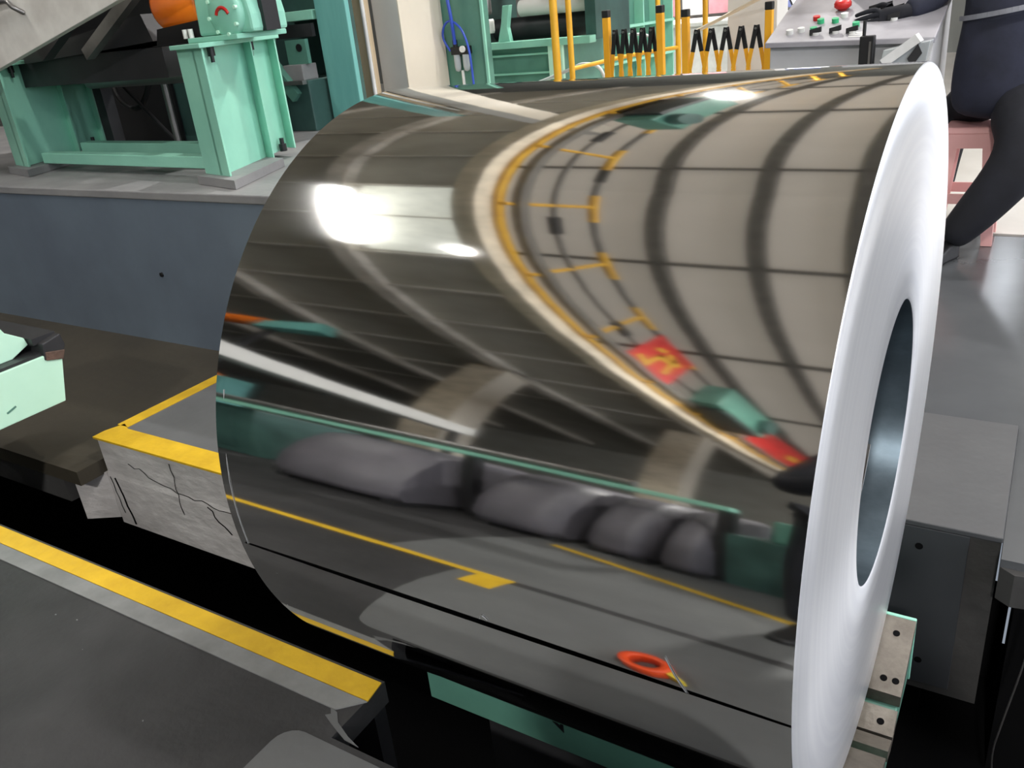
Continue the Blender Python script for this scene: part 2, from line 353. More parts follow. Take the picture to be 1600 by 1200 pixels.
def linear_lamp():
    t = thing('linear_lamp', 'long glowing tube lamp hung along the pale rafter, seen in the coil', 'lamp', (-6.85,-1.0,7.45))
    part('housing', 'white_paint', t, lambda b: b.box(-7.0,-6.7,-2.55,.35,7.5,7.6), bevel=.01)
    part('lens', 'lamp_lens', t, lambda b: b.box(-6.93,-6.77,-2.5,.3,7.46,7.5), label='glowing white lens')
    for y in (-2.2,0): part('hanger', 'steel_dark', t, lambda b: b.cyl((-6.85,y,7.6),(-6.85,y,roof_z(y)+.1),.01,8))
    ld = bpy.data.lights.new('lamp_light', 'AREA'); ld.shape = 'RECTANGLE'; ld.size = .16; ld.size_y = 2.8; ld.energy = LAMP_W*2.4; ld.color = (1,.98,.95)
    lo = bpy.data.objects.new('lamp_light', ld); COL.objects.link(lo); lo.location = (-6.85,-1.1,7.45); attach(lo, t)
    lu = bpy.data.lights.new('lamp_uplight', 'AREA'); lu.shape = 'RECTANGLE'; lu.size = .2; lu.size_y = 2.8; lu.energy = LAMP_W*.28; lu.color = (1,.98,.95)  # added upward light that brightens rafter and roof
    lo = bpy.data.objects.new('lamp_uplight', lu); COL.objects.link(lo); lo.location = (-6.85,-1.1,7.615); lo.rotation_euler = (PI,0,0); attach(lo, t)
linear_lamp()
high_bay(2.6,.8,6.6, 'high bay lamp over the right end of the coil', LAMP_W*5)
high_bay(0.9,-7.0,5.3, 'high bay lamp over the floor behind the photographer', LAMP_W*11)  # added lamp, outside the coil's view, for faces turned to the camera
high_bay(1.8,6.2,6.6, 'high bay lamp over the operator console', LAMP_W*7)
high_bay(-3.4,8.0,6.6, 'high bay lamp over the folding barriers', LAMP_W*13, .16)  # added lamp that whitens the area behind the barriers

# ================================================================ THE COIL
coil = thing('steel_coil', 'large mirror-bright coil of wound steel strip on a green saddle car', 'steel coil', (-L/2,0,A-R))
def shell(b, r0, x0, x1, t0, t1, nt, nx, off=None, flip=False, sm=True):
    vs = []
    for i in range(nt+1):
        th = t0+(t1-t0)*i/nt
        for k in range(nx+1):
            u = k/nx; x = x0+(x1-x0)*u; r = r0+(off(i/nt,u) if off else 0)
            vs.append((x, r*math.cos(th), A+r*math.sin(th)))
    fs = []
    for i in range(nt):
        for k in range(nx):
            q = (i*(nx+1)+k, i*(nx+1)+k+1, (i+1)*(nx+1)+k+1, (i+1)*(nx+1)+k)
            fs.append(q[::-1] if flip else q)
    b.add(vs, fs, sm)
part('outer_wrap', 'mirror', coil, lambda b: shell(b, R, -L+.002, -.002, 0, 2*PI, 256, 2, flip=False))
SEAM = math.radians(-172.7)
def lift(v, u):    # v: 0 at the cut edge .. 1 where the tail lies flat again
    return .0004+.0040*(.35+.65*math.sin(PI*min(max(u,0),1)))*(1-v)**2
def tail(b):
    t1 = math.radians(-98)
    shell(b, R, -L+.012, -.002, SEAM, t1, 60, 24, lift)
part('strip_tail', 'mirror', coil, tail, label='loose tail end of the outermost wrap')
def tail_under(b):
    t1 = math.radians(-98)
    shell(b, R-.0006, -L+.012, -.002, SEAM, t1, 60, 24, lift, flip=True)
part('tail_underside', 'black_paint', coil, tail_under)  # steel underside coloured black to paint shade into the gap
def annulus(b, x, r0, r1, n, flip):
    vs = [(x, r*math.cos(2*PI*i/n), A+r*math.sin(2*PI*i/n)) for r in (r0, r1) for i in range(n)]
    fs = [((i, (i+1)%n, n+(i+1)%n, n+i) if flip else (i, n+i, n+(i+1)%n, (i+1)%n)) for i in range(n)]
    b.add(vs, fs)
RB = .254
def end_rings(b, x, sgn):
    rr = [RB, RB+.004, .34, .44, .54, R-.003, R]; dx = [-.003, 0, .0005, .001, .0005, 0, -.003]
    n = 192; vs = [(x+sgn*dx[k], r*math.cos(2*PI*i/n), A+r*math.sin(2*PI*i/n)) for k, r in enumerate(rr) for i in range(n)]
    fs = []
    for k in range(len(rr)-1):
        for i in range(n):
            q = (k*n+i, (k+1)*n+i, (k+1)*n+(i+1)%n, k*n+(i+1)%n); fs.append(q if sgn > 0 else q[::-1])
    b.add(vs, fs, True)
part('end_face', 'strip_edges', coil, lambda b: end_rings(b, 0.0, 1), label='white gleaming end face of strip edges')
part('end_face', 'strip_edges', coil, lambda b: end_rings(b, -L, -1))
part('bore', 'bore_steel', coil, lambda b: shell(b, RB, -L, -.003, 0, 2*PI, 128, 2, flip=True), label='dark steel bore')
part('inner_wrap_end', 'steel_bar', coil, lambda b: shell(b, RB-.002, -L+.02, -.06, math.radians(20), math.radians(330), 96, 2, flip=True))
def wrap_edge(b):
    b.tube([(-.06,(RB-.003)*math.cos(math.radians(a)),A+(RB-.003)*math.sin(math.radians(a))) for a in range(20,331,10)], .0012, 5, 2)
part('wrap_edge', 'steel_bar', coil, wrap_edge)
def scr(b, pts, r=.0008):
    P = []
    for x, deg in pts:
        th = math.radians(deg); P.append((x,(R+.0012)*math.cos(th),A+(R+.0012)*math.sin(th)))
    b.tube(P, r, 5)
part('scratch', 'scratch', coil, lambda b: scr(b, [(-.165,-177.5),(-.150,-174.5),(-.125,-170.5)], .0009))
part('scratch', 'scratch', coil, lambda b: (scr(b, [(-.974,160),(-.974,175),(-.973,190),(-.972,204)], .0006)))
part('scratch', 'scratch', coil, lambda b: scr(b, [(-.465,-173.4),(-.459,-174.2),(-.45,-173.6)], .0007))

# ================================================================ SADDLE CAR under the coil
PH = math.radians(22)
car = thing('coil_car', 'green coil saddle car with machined steel V plates under the mirror coil', 'coil car', (-.43,0,-.9))
def vz(y, off=0): return (A-R/math.cos(PH))+abs(y)*math.tan(PH)-off/math.cos(PH)
X0, X1 = -.93, .062
part('body', 'green_mid', car, lambda b: (b.prism([(-.262,-.165),(-.262,vz(.262,.03)),(0,vz(0,.03)),(.262,vz(.262,.03)),(.262,-.165)], 'x', X0, X1-.004)), bevel=.003)
part('pedestal', 'steel_dark', car, lambda b: b.box(-.86,-.08,-.15,.15,-.9,-.16))
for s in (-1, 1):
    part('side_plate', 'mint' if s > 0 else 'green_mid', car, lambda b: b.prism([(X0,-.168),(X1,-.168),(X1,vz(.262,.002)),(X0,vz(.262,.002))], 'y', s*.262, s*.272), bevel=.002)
    for (ya, yb) in ((.088,.260),(.004,.058)):
        part('wear_plate', 'steel_plate', car, lambda b: b.hexa([(X0,s*ya,vz(ya,.028)),(X1,s*ya,vz(ya,.028)),(X1,s*yb,vz(yb,.028)),(X0,s*yb,vz(yb,.028)),(X0,s*ya,vz(ya,.0015)),(X1,s*ya,vz(ya,.0015)),(X1,s*yb,vz(yb,.0015)),(X0,s*yb,vz(yb,.0015))] if s > 0 else
             [(X0,s*yb,vz(yb,.028)),(X1,s*yb,vz(yb,.028)),(X1,s*ya,vz(ya,.028)),(X0,s*ya,vz(ya,.028)),(X0,s*yb,vz(yb,.0015)),(X1,s*yb,vz(yb,.0015)),(X1,s*ya,vz(ya,.0015)),(X0,s*ya,vz(ya,.0015))]))
for (x, y) in ((.028,.222),(.022,.118),(.046,.118),(.034,.028)):
    part('bolt_hole', 'pit', car, lambda b: b.cyl((x,y+.004*math.sin(PH),vz(y,.0015)-.004*math.cos(PH)),(x,y-.0006*math.sin(PH),vz(y,.0015)+.0006*math.cos(PH)),.0075,14))
part('notch', 'black_paint', car, lambda b: b.prism([(-.566,-.05),(-.558,-.05),(-.558,-.112),(-.585,-.090),(-.583,-.083),(-.566,-.095)], 'y', -.2735, -.268), label='black notch mark')
def marks():
    for (x, z, w_, h) in ((-.905,-.045,.012,.018),(-.89,-.06,.006,.03),(-.86,-.06,.02,.004),(-.80,-.072,.05,.003),(-.765,-.072,.006,.022),(-.752,-.07,.005,.02),(-.68,-.06,.006,.03),(-.655,-.085,.02,.003),(-.642,-.08,.003,.016)):
        part('chalk_mark', 'green_dark', car, lambda b: b.obox((x,-.2725,z),(w_/2,0,-.001),(0,.0012,0),(.002,0,h/2)))
marks()

# ================================================================ STEEL BLOCK right of the coil
blk = thing('steel_block', 'dark grey steel plated block beside the open pit, right of the coil', 'block', (-.4,1.0,-.9))
part('top_plate', 'block_top', blk, lambda b: b.box(-1.0,.206,.672,1.33,-.014,.002), bevel=.003)
part('body', 'block_steel', blk, lambda b: b.box(-1.0,.204,.69,1.32,-.57,-.014))
part('front_plate', 'block_plate', blk, lambda b: b.box(-1.0,.133,.674,.69,-.535,-.016), bevel=.002)
for (x, z) in ((.018,-.075),(.05,-.455),(-.3,-.075),(-.3,-.455)):
    part('bolt_hole', 'pit', blk, lambda b: b.cyl((x,.676,z),(x,.6725,z),.010,14))
part('pedestal', 'pit', blk, lambda b: b.box(-1.0,.05,.95,1.2,-.9,-.57))  # coloured black to sink into the trench shade
single('pit_cable', 'steel_bar', 'thin pale cable hanging in the dark pit at the right', 'cable', lambda b: b.tube([(.30,.555,-.13),(.29,.56,-.3),(.27,.55,-.48),(.262,.55,-.60),(.28,.55,-.75),(.3,.5,-.895)], .0025, 6))
single('pit_rail', 'steel_dark', 'dark rail running inside the trench beside the yellow line', 'rail', lambda b: (b.box(-12,-1.0,-.40,-.36,-.9,-.12), b.box(-12,-1.0,-.405,-.35,-.12,-.09)))

# ================================================================ MINT ARM of the next car at the left
arm = thing('mint_arm', 'pale mint machine arm with rusty dark steel corner at the left edge', 'machine', (-3.2,-.8,0))
part('body', 'mint_pale', arm, lambda b: b.prism([(-.95,.172),(.061,.174),(.108,.362),(-.95,.358)], 'x', -3.45, -2.8), bevel=.003)
part('deck_plate', 'steel_dark', arm, lambda b: b.box(-3.44,-2.81,-.95,.105,.360,.372))
part('rust_patch', 'rust', arm, lambda b: b.prism([(.040,.343),(.101,.327),(.116,.358),(.045,.374)], 'x', -2.86, -2.794), bevel=.003, label='rust brown lower tip')
part('corner_bracket', 'steel_dark', arm, lambda b: (b.prism([(.035,.345),(.100,.33),(.125,.375),(.118,.420),(.045,.405)], 'x', -3.2, -2.797)), bevel=.004, label='dark steel corner bracket')
part('top_bar', 'steel_dark', arm, lambda b: b.hexa([(-3.35,.03,.372),(-2.83,.03,.40),(-2.83,.118,.40),(-3.35,.118,.372),(-3.35,.03,.43),(-2.83,.03,.425),(-2.83,.118,.425),(-3.35,.118,.43)]))
part('wedge', 'mint_pale', arm, lambda b: b.prism([(-.95,.372),(-.04,.372),(.028,.402),(.022,.43),(-.035,.470),(-.062,.53),(-.95,.56)], 'x', -3.2, -2.86), bevel=.003)
part('scratch_mark', 'green_mid', arm, lambda b: b.obox((-2.799,-.13,.225),(.001,0,0),(0,.018,.006),(0,-.001,.003)))
part('pedestal', 'steel_dark', arm, lambda b: b.box(-3.42,-3.22,-.93,-.70,0,.175))

# ================================================================ GREEN STAND on the ledge
stand = thing('machine_stand', 'mint green steel machine stand with two flanged posts on the ledge', 'machine stand', (-4,1.6,.70))
def pillar(b_off, parent):
    ox, oy = b_off
    Bc = Vector((-3.063+ox,1.255+oy,0)); Ac = Vector((-3.302+ox,1.312+oy,0)); Dc = Vector((-3.377+ox,2.004+oy,0)); s = Dc-Bc; w_ = Ac-Bc
    up = Vector((0,0,1)); un = s.normalized(); wn = w_.normalized()
    def plate(b, p, d1, d2, z0, z1):
        q = [p, p+d1, p+d1+d2, p+d2]; b.hexa([(*v.xy, z0) for v in q]+[(*v.xy, z1) for v in q])
    post = part('post', 'mint', parent, lambda b: plate(b, Bc+wn*.075, wn*.02, s, .742, 1.302), label='flanged post web')
    part('flange', 'mint', post, lambda b: plate(b, Bc, w_, un*.018, .742, 1.302), bevel=.002)
    part('flange', 'mint', post, lambda b: plate(b, Dc-un*.018, wn*.17, un*.018, .742, 1.302), bevel=.002)
    part('rib', 'mint', post, lambda b: plate(b, Bc+s*.62+wn*.0, wn*.08, un*.012, .742, 1.302))
    part('top_plate', 'mint', post, lambda b: plate(b, Bc-wn*.02-un*.03, w_+wn*.05, s+un*.06, 1.302, 1.322), bevel=.003)
    part('base_plate', 'ledge', post, lambda b: plate(b, Bc-wn*.09-un*.06, w_+wn*.12, s*.7, .702, .742))
    for f in (.16,.68):
        p = Bc+s*f+wn*.045
        part('bolt', 'black_paint', post, lambda b: (b.cyl((*p.xy,1.302),(*p.xy,1.262),.017,6), b.cyl((*p.xy,1.262),(*p.xy,1.235),.009,8)))
    p = Bc+s*.85+wn*.04
    part('bolt', 'black_paint', post, lambda b: (b.cyl((*p.xy,.742),(*p.xy,.78),.02,6), b.cyl((*p.xy,.78),(*p.xy,.81),.012,8)))
pillar((0,0), stand); pillar((-1.92,.145), stand)
part('cross_beam', 'mint', stand, lambda b: b.hexa([(-4.99,1.50,.745),(-3.32,1.40,.745),(-3.32,1.48,.745),(-4.99,1.58,.745),(-4.99,1.50,.805),(-3.32,1.40,.805),(-3.32,1.48,.805),(-4.99,1.58,.805)]), bevel=.004)
part('cross_beam', 'mint', stand, lambda b: b.hexa([(-5.05,1.80,.745),(-3.40,1.70,.745),(-3.40,1.78,.745),(-5.05,1.88,.745),(-5.05,1.80,.815),(-3.40,1.70,.815),(-3.40,1.78,.815),(-5.05,1.88,.815)]), bevel=.004)

# gear motor on the right post
gm = thing('gear_motor', 'mint gearbox with orange motor on the green stand', 'motor', (-3.3,1.55,1.322))
part('housing', 'mint', gm, lambda b: b.prism([(-3.40,1.345),(-3.03,1.345),(-3.03,1.42),(-3.07,1.62),(-3.14,1.68),(-3.30,1.68),(-3.38,1.60)], 'y', 1.48, 1.70), bevel=.015)
part('foot', 'mint', gm, lambda b: b.box(-3.44,-3.10,1.44,1.75,1.322,1.345), bevel=.004)
part('cover_disc', 'mint', gm, lambda b: b.lathe([(0,.0),(.09,.0),(.105,.012),(.105,.04)], (-3.17,1.445,1.435), (0,1,0), 28))
def arc(b):
    P = []
    for i in range(9):
        a = math.radians(20+140*i/8); P.append((-3.17+.042*math.cos(a),1.443,1.415+.042*math.sin(a)))
    b.tube(P, .008, 6)
part('red_mark', 'red', gm, arc, label='red arrow mark')
for i in range(8):
    a = 2*PI*i/8+.2
    part('bolt', 'mint_pale', gm, lambda b: b.cyl((-3.17+.092*math.cos(a),1.452,1.435+.092*math.sin(a)),(-3.17+.092*math.cos(a),1.437,1.435+.092*math.sin(a)),.009,6))
mt = part('motor', 'orange', gm, lambda b: b.lathe([(0,0),(.12,0),(.135,.02),(.135,.30),(.12,.33),(0,.33)], (-3.40,1.62,1.50), (-1,0,0), 32), label='glossy orange motor body')
part('motor_cradle', 'black_paint', mt, lambda b: b.prism([(-3.75,1.325),(-3.42,1.325),(-3.40,1.42),(-3.72,1.40)], 'y', 1.50, 1.74))
for x in (-3.47,-3.43):
    part('bolt', 'white_paint', gm, lambda b: b.cyl((x,1.46,1.345),(x,1.46,1.385),.012,8))
part('side_cover', 'black_paint', gm, lambda b: b.box(-3.035,-3.01,1.54,1.63,1.345,1.72))
for ch in gm.children: ch.matrix_parent_inverse = Matrix.Translation((.075,0,0)) @ ch.matrix_parent_inverse

# pale sloping apron plate and the roller table behind it
apr = thing('threading_apron', 'off-white sloping steel apron plate at the upper left', 'apron', (-4.2,1.25,.70))
def apron(b):
    d_ = Vector((1.255,0,.262)).normalized(); n_ = Vector((-d_.z,0,d_.x)); p = Vector((-5.9,1.16,1.037))
    q = [p, p+d_*3.2, p+d_*3.2+n_*.75, p+n_*.75]
    b.hexa([(v.x,1.24,v.z) for v in q]+[(v.x,1.28,v.z) for v in q])
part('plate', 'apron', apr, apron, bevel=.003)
part('support_leg', 'steel_dark', apr, lambda b: b.box(-5.7,-5.6,1.24,1.34,.70,1.1))
part('handle', 'steel_bar', apr, lambda b: b.tube([(-4.58,1.238,1.56),(-4.58,1.20,1.58),(-4.36,1.20,1.60),(-4.30,1.20,1.57),(-4.28,1.238,1.54)], .012, 8))
rt = thing('roller_table', 'dark steel roller table under the pale apron plate', 'roller table', (-4.2,1.9,.70))
part('frame', 'steel_dark', rt, lambda b: b.box(-5.2,-3.8,1.62,2.2,1.17,1.32))
part('bed', 'steel_dark', rt, lambda b: b.hexa([(-5.0,1.58,1.30),(-3.8,1.58,1.35),(-3.8,2.1,1.35),(-5.0,2.1,1.30),(-5.0,1.58,1.36),(-3.85,1.58,1.48),(-3.85,2.1,1.48),(-5.0,2.1,1.36)]))
part('guide_bar', 'steel_bar', rt, lambda b: b.obox((-3.95,1.50,1.47),(.30,0,.15),(0,.025,0),(-.012,0,.026)))
part('guide_bar', 'steel_dark', rt, lambda b: b.obox((-4.25,1.46,1.50),(.33,0,.16),(0,.03,0),(-.015,0,.03)))
part('roller', 'steel_bar', rt, lambda b: b.cyl((-4.9,1.9,1.18),(-3.85,1.9,1.18),.06,18))
for x in (-5.1,-3.9):
    part('leg', 'steel_dark', rt, lambda b: b.box(x-.04,x+.04,2.05,2.13,.70,1.2))
# things behind the stand
mp_ = thing('guard_panel', 'dark guard panel with vertical steel bars behind the stand', 'panel', (-4.6,2.5,.70))
part('panel', 'black_paint', mp_, lambda b: b.box(-6.2,-4.95,2.5,2.54,.70,1.9))
part('panel', 'green_dark', mp_, lambda b: b.box(-4.95,-4.42,2.52,2.56,.70,1.9))
part('steel_post', 'steel_bar', mp_, lambda b: b.cyl((-4.62,2.2,.70),(-4.62,2.2,1.5),.022,12))
part('steel_post', 'steel_dark', mp_, lambda b: b.box(-4.2,-4.12,2.1,2.16,.70,1.5))
part('green_post', 'green_dark', mp_, lambda b: b.box(-4.45,-4.27,2.3,2.4,.70,1.6))
single('black_hose', 'black_rubber', 'black hose looping behind the green stand', 'hose', lambda b: b.tube([(-5.4,2.4,1.35),(-5.35,2.35,1.05),(-5.1,2.3,.95),(-4.9,2.3,1.1),(-4.75,2.3,1.4)], .018, 8))
single('black_hose', 'black_rubber', 'thin black hose running diagonally behind the green stand', 'hose', lambda b: b.tube([(-5.45,2.3,1.35),(-5.05,2.25,1.05),(-4.68,2.25,.72)], .013, 8))

# dark green machine between stand and teal column
mc = thing('tension_unit', 'dark green tension machine between the stand and the teal column', 'machine', (-4.0,3.0,.70))
part('body', 'green_dark', mc, lambda b: b.box(-4.9,-4.03,2.85,3.4,.70,1.02), bevel=.006)
part('back_panel', 'green_dark', mc, lambda b: b.box(-5.2,-4.06,3.3,3.36,1.0,2.4))
part('shelf', 'mint', mc, lambda b: b.box(-4.5,-4.03,3.0,3.3,1.38,1.44), bevel=.004)
part('slot_plate', 'steel_dark', mc, lambda b: b.box(-4.5,-4.03,2.97,3.0,1.28,1.36))
part('arm', 'green_mid', mc, lambda b: b.obox((-4.33,2.86,1.30),(.10,0,.22),(0,.03,0),(-.045,0,.02)))
part('arm', 'green_mid', mc, lambda b: b.obox((-4.25,2.84,1.06),(.12,0,-.14),(0,.03,0),(.03,0,.025)))
part('bearing_block', 'ledge', mc, lambda b: b.box(-4.24,-4.07,2.86,3.0,1.02,1.12), bevel=.005)
part('guard_plate', 'green_mid', mc, lambda b: b.box(-4.22,-4.04,2.9,2.93,1.12,1.27))
part('hole', 'black_paint', mc, lambda b: b.cyl((-4.10,2.902,1.22),(-4.10,2.895,1.22),.025,14))
part('rail', 'steel_bar', mc, lambda b: b.box(-4.4,-4.03,2.80,2.84,1.0,1.025))

# teal box column, tan board, conduit, building column
tc_ = thing('teal_column', 'teal painted box column left of the cream building column', 'column', (-3.8,3.1,.70))
part('shaft', 'teal', tc_, lambda b: b.box(-4.0,-3.74,3.0,3.04,.70,4.2), bevel=.006)
part('rear_web', 'green_dark', tc_, lambda b: b.box(-3.99,-3.94,3.04,3.3,.70,4.2))
single('tan_board', 'tan', 'worn tan board standing between teal column and grey column', 'board', lambda b: b.box(-4.62,-4.345,3.90,3.95,-.004,4.0), bevel=.003)
single('conduit_pipe', 'white_paint', 'thin white conduit pipe beside the grey column face', 'pipe', lambda b: b.cyl((-4.335,3.86,-.004),(-4.335,3.86,4.4),.016,12))
bc = thing('building_column', 'square building column with grey front and cream side', 'column', (-4.25,4.27,0))
part('shaft', 'column_grey', bc, lambda b: b.box(-4.36,-4.118,4.0,4.54,-.004,7.7), bevel=.004)
part('side_panel', 'cream', bc, lambda b: b.box(-4.118,-4.108,4.0,4.54,-.004,7.7))  # cream on the lit side only: light put into the colour

# green cabinet with air service unit
cab = thing('green_cabinet', 'green sheet steel cabinet with pale edges beside the cream column', 'cabinet', (-3.9,4.8,0))
part('body', 'green_mid', cab, lambda b: b.box(-4.30,-3.72,4.55,4.62,-.004,2.4))
part('edge_strip', 'mint', cab, lambda b: b.box(-3.735,-3.715,4.53,4.55,-.004,2.4))
fr = thing('air_regulator', 'small air filter regulator with clear bowls on the green cabinet', 'regulator', (-3.95,4.5,.9))
part('valve_body', 'black_paint', fr, lambda b: (b.box(-4.02,-3.86,4.48,4.55,1.02,1.08), b.cyl((-3.99,4.51,1.08),(-3.99,4.51,1.13),.02,12)), bevel=.004)
part('bowl', 'clear_plastic', fr, lambda b: b.lathe([(0,0),(.022,.01),(.028,.04),(.028,.13)], (-3.985,4.51,.89), (0,0,1), 16))
part('bowl', 'clear_plastic', fr, lambda b: b.lathe([(0,0),(.022,.01),(.028,.04),(.028,.13)], (-3.90,4.51,.89), (0,0,1), 16))
part('gauge', 'white_paint', fr, lambda b: b.cyl((-3.90,4.48,1.06),(-3.90,4.465,1.06),.025,18))
part('drain_tube', 'white_paint', fr, lambda b: b.cyl((-3.945,4.51,.70),(-3.945,4.51,.9),.012,8))
single('blue_air_hose', 'blue_hose', 'blue air hose coming straight down to the regulator', 'hose', lambda b: b.tube([(-4.0,4.45,1.9),(-3.98,4.45,1.5),(-3.96,4.45,1.3),(-3.97,4.48,1.1)], .014, 8))
single('blue_air_hose', 'blue_hose', 'blue air hose looping around the regulator to the floor', 'hose', lambda b: b.tube([(-4.03,4.49,1.05),(-4.07,4.47,1.15),(-4.04,4.46,1.24),(-3.97,4.46,1.27),(-3.88,4.46,1.2),(-3.83,4.46,1.05),(-3.82,4.46,.8),(-3.82,4.46,.5),(-3.8,4.4,.01)], .009, 8))

# green roller machine and ribbed green bridge behind the barriers
gmch = thing('roller_machine', 'green roller machine with dark rollers behind the yellow posts', 'machine', (-3.9,6,0))
part('base', 'green_mid', gmch, lambda b: b.box(-4.62,-3.6,5.6,6.4,-.004,1.0))
part('top_rail', 'mint', gmch, lambda b: b.box(-4.65,-3.3,5.52,5.64,.98,1.04), bevel=.006)
for z in (.92,.62,.76):
    part('side_rail', 'mint', gmch, lambda b: b.box(-4.62,-3.62,5.575,5.6,z-.008,z+.008))
part('upright', 'mint', gmch, lambda b: b.prism([(-4.25,1.04),(-4.12,1.04),(-4.14,1.16),(-4.10,1.34),(-4.17,1.34),(-4.2,1.2)], 'y', 5.56, 5.62), bevel=.004)
part('side_upright', 'mint_pale', gmch, lambda b: b.box(-3.74,-3.60,5.56,5.6,.70,1.0))
part('roller', 'steel_dark', gmch, lambda b: b.cyl((-4.45,5.9,1.13),(-3.4,5.9,1.13),.10,20))
part('roller', 'column_grey', gmch, lambda b: b.cyl((-4.12,5.8,1.30),(-3.4,5.8,1.30),.07,20))
part('roller', 'steel_dark', gmch, lambda b: b.cyl((-4.5,6.0,1.58),(-3.4,6.0,1.58),.16,20))
part('motor_can', 'steel_bar', gmch, lambda b: b.lathe([(0,0),(.055,0),(.06,.02),(.06,.12),(.05,.14),(0,.14)], (-4.38,5.6,1.28), (0,0,1), 18))
part('motor_can', 'column_grey', gmch, lambda b: b.lathe([(0,0),(.05,0),(.055,.02),(.055,.1),(.05,.12),(0,.12)], (-4.36,5.6,1.12), (0,0,1), 18))
part('end_plate', 'green_dark', gmch, lambda b: b.box(-4.62,-4.5,5.65,6.35,1.0,1.7))
part('end_plate', 'green_dark', gmch, lambda b: b.box(-3.4,-3.3,5.65,6.35,1.0,1.8))
rb = thing('ribbed_bridge', 'mint green ribbed bridge frame behind the first barrier', 'machine', (-3.7,7,0))
BX0, BY0, BX1, BY1 = -3.78, 5.95, -3.62, 7.9
def along(f_, off=0): return (BX0+(BX1-BX0)*f_+off, BY0+(BY1-BY0)*f_)
def strip_plate(b, o0, o1, z0, z1):
    (xa,ya),(xb,yb) = along(0), along(1)
    b.hexa([(xa+o0,ya,z0),(xa+o1,ya,z0),(xb+o1,yb,z0),(xb+o0,yb,z0),(xa+o0,ya,z1),(xa+o1,ya,z1),(xb+o1,yb,z1),(xb+o0,yb,z1)])
part('web', 'green_mid', rb, lambda b: strip_plate(b, -.03, .03, -.004, 1.8))
for i in range(7):
    x, y = along(i/6)
    part('rib', 'mint', rb, lambda b: b.box(x+.03,x+.13,y-.012,y+.012,0,1.8))
for z in (.70,1.02,1.5):
    part('flange', 'mint', rb, lambda b: strip_plate(b, .03, .15, z, z+.025))
single('white_hose', 'white_hose', 'white hose arching in front of the ribbed green bridge', 'hose', lambda b: b.tube([(-3.15,6.0,1.0),(-2.98,6.0,.98),(-2.9,6.0,.85),(-2.9,6.0,.6),(-2.9,6.0,.0)], .012, 8))
single('white_hose', 'white_hose', 'white hose lying low across the green machine base', 'hose', lambda b: b.tube([(-4.1,5.2,.62),(-3.7,5.2,.70),(-3.35,5.2,.80),(-3.2,5.2,.84),(-3.05,5.2,.78),(-3.0,5.2,.5),(-3.0,5.2,.0)], .014, 8))

# yellow hand rail and folding barriers
hr = thing('hand_rail', 'yellow tubular hand rail left of the folding barriers', 'rail', (-3.0,4.7,0))
part('post', 'rail_yellow', hr, lambda b: b.cyl((-3.13,4.6,-.004),(-3.13,4.6,1.7),.03,14))
part('post', 'rail_yellow', hr, lambda b: b.cyl((-3.03,4.65,-.004),(-3.03,4.65,1.7),.022,14))
part('rail', 'rail_yellow', hr, lambda b: b.tube([(-3.04,4.65,.85),(-2.80,5.3,.88),(-2.62,5.8,.88)], .016, 8))
part('rail', 'rail_yellow', hr, lambda b: b.tube([(-3.13,4.6,1.66),(-2.9,5.2,1.66),(-2.62,5.8,1.66)], .02, 8))
part('post', 'rail_yellow', hr, lambda b: b.cyl((-2.62,5.8,-.004),(-2.62,5.8,1.7),.022,14))
def barrier(x0, x1, y, n, label, ztop):
    t = thing('folding_barrier', label, 'barrier', ((x0+x1)/2,y,0), 'yellow and black folding barriers')
    for x in (x0, x1):
        p = part('post', 'barrier_yellow', t, lambda b: b.box(x-.024,x+.024,y-.024,y+.024,.05,ztop), bevel=.004)
        part('cap', 'black_paint', p, lambda b: b.box(x-.026,x+.026,y-.026,y+.026,ztop,ztop+.05), bevel=.006)
        part('foot', 'black_paint', p, lambda b: (b.box(x-.03,x+.03,y-.2,y+.2,.02,.05), b.box(x-.02,x+.02,y-.19,y-.15,-.004,.02), b.box(x-.02,x+.02,y+.15,y+.19,-.004,.02)))
    pit = (x1-x0-.06)/n; lev = [ztop-.09,.80,.45,.10]
    for k in range(3):
        za, zb = lev[k], lev[k+1]
        for i in range(n):
            xm = x0+.03+pit*(i+.5)
            for s in (-1, 1):
                xa, xb = (xm, xm+s*pit*.5) if k % 2 == 0 else (xm+s*pit*.5, xm)
                yy = y+.012*s
                a_ = Vector((xa,yy,za)); c_ = Vector((xb,yy,zb)); d_ = (c_-a_); wv = Vector((d_.z,0,-d_.x)).normalized()*.013
                if k == 0:
                    fr_ = .52; m_ = a_+d_*fr_
                    sl = part('slat', 'barrier_yellow', t, lambda b: b.obox((m_+c_)/2, (c_-m_)/2, (0,.005,0), wv))
                    part('black_band', 'black_paint', sl, lambda b: b.obox((a_+m_)/2, (m_-a_)/2*1.05, (0,.006,0), wv*1.08))
                else:
                    part('slat', 'barrier_yellow', t, lambda b: b.obox((a_+c_)/2, d_/2, (0,.005,0), wv))
            if k == 0: part('pin', 'steel_bar', t, lambda b: b.cyl((xm,y-.03,za-.015),(xm,y+.03,za-.015),.008,8))
    return t
barrier(-2.70,-2.285,4.6,5,'narrow folding barrier beside the hand rail, left one of two', 1.19)
barrier(-2.10,-1.525,4.6,5,'wider folding barrier beside the console, right one of two', 1.15)
single('pale_bar', 'cream', 'pale bar slanting up behind the right folding barrier', 'bar', lambda b: b.cyl((-2.4,5.6,1.0),(-1.72,5.2,1.23),.014,10))
single('grey_cabinet', 'column_grey', 'plain grey cabinet behind the right folding barrier', 'cabinet', lambda b: b.box(-2.10,-1.72,5.5,5.8,-.004,1.75), bevel=.005)
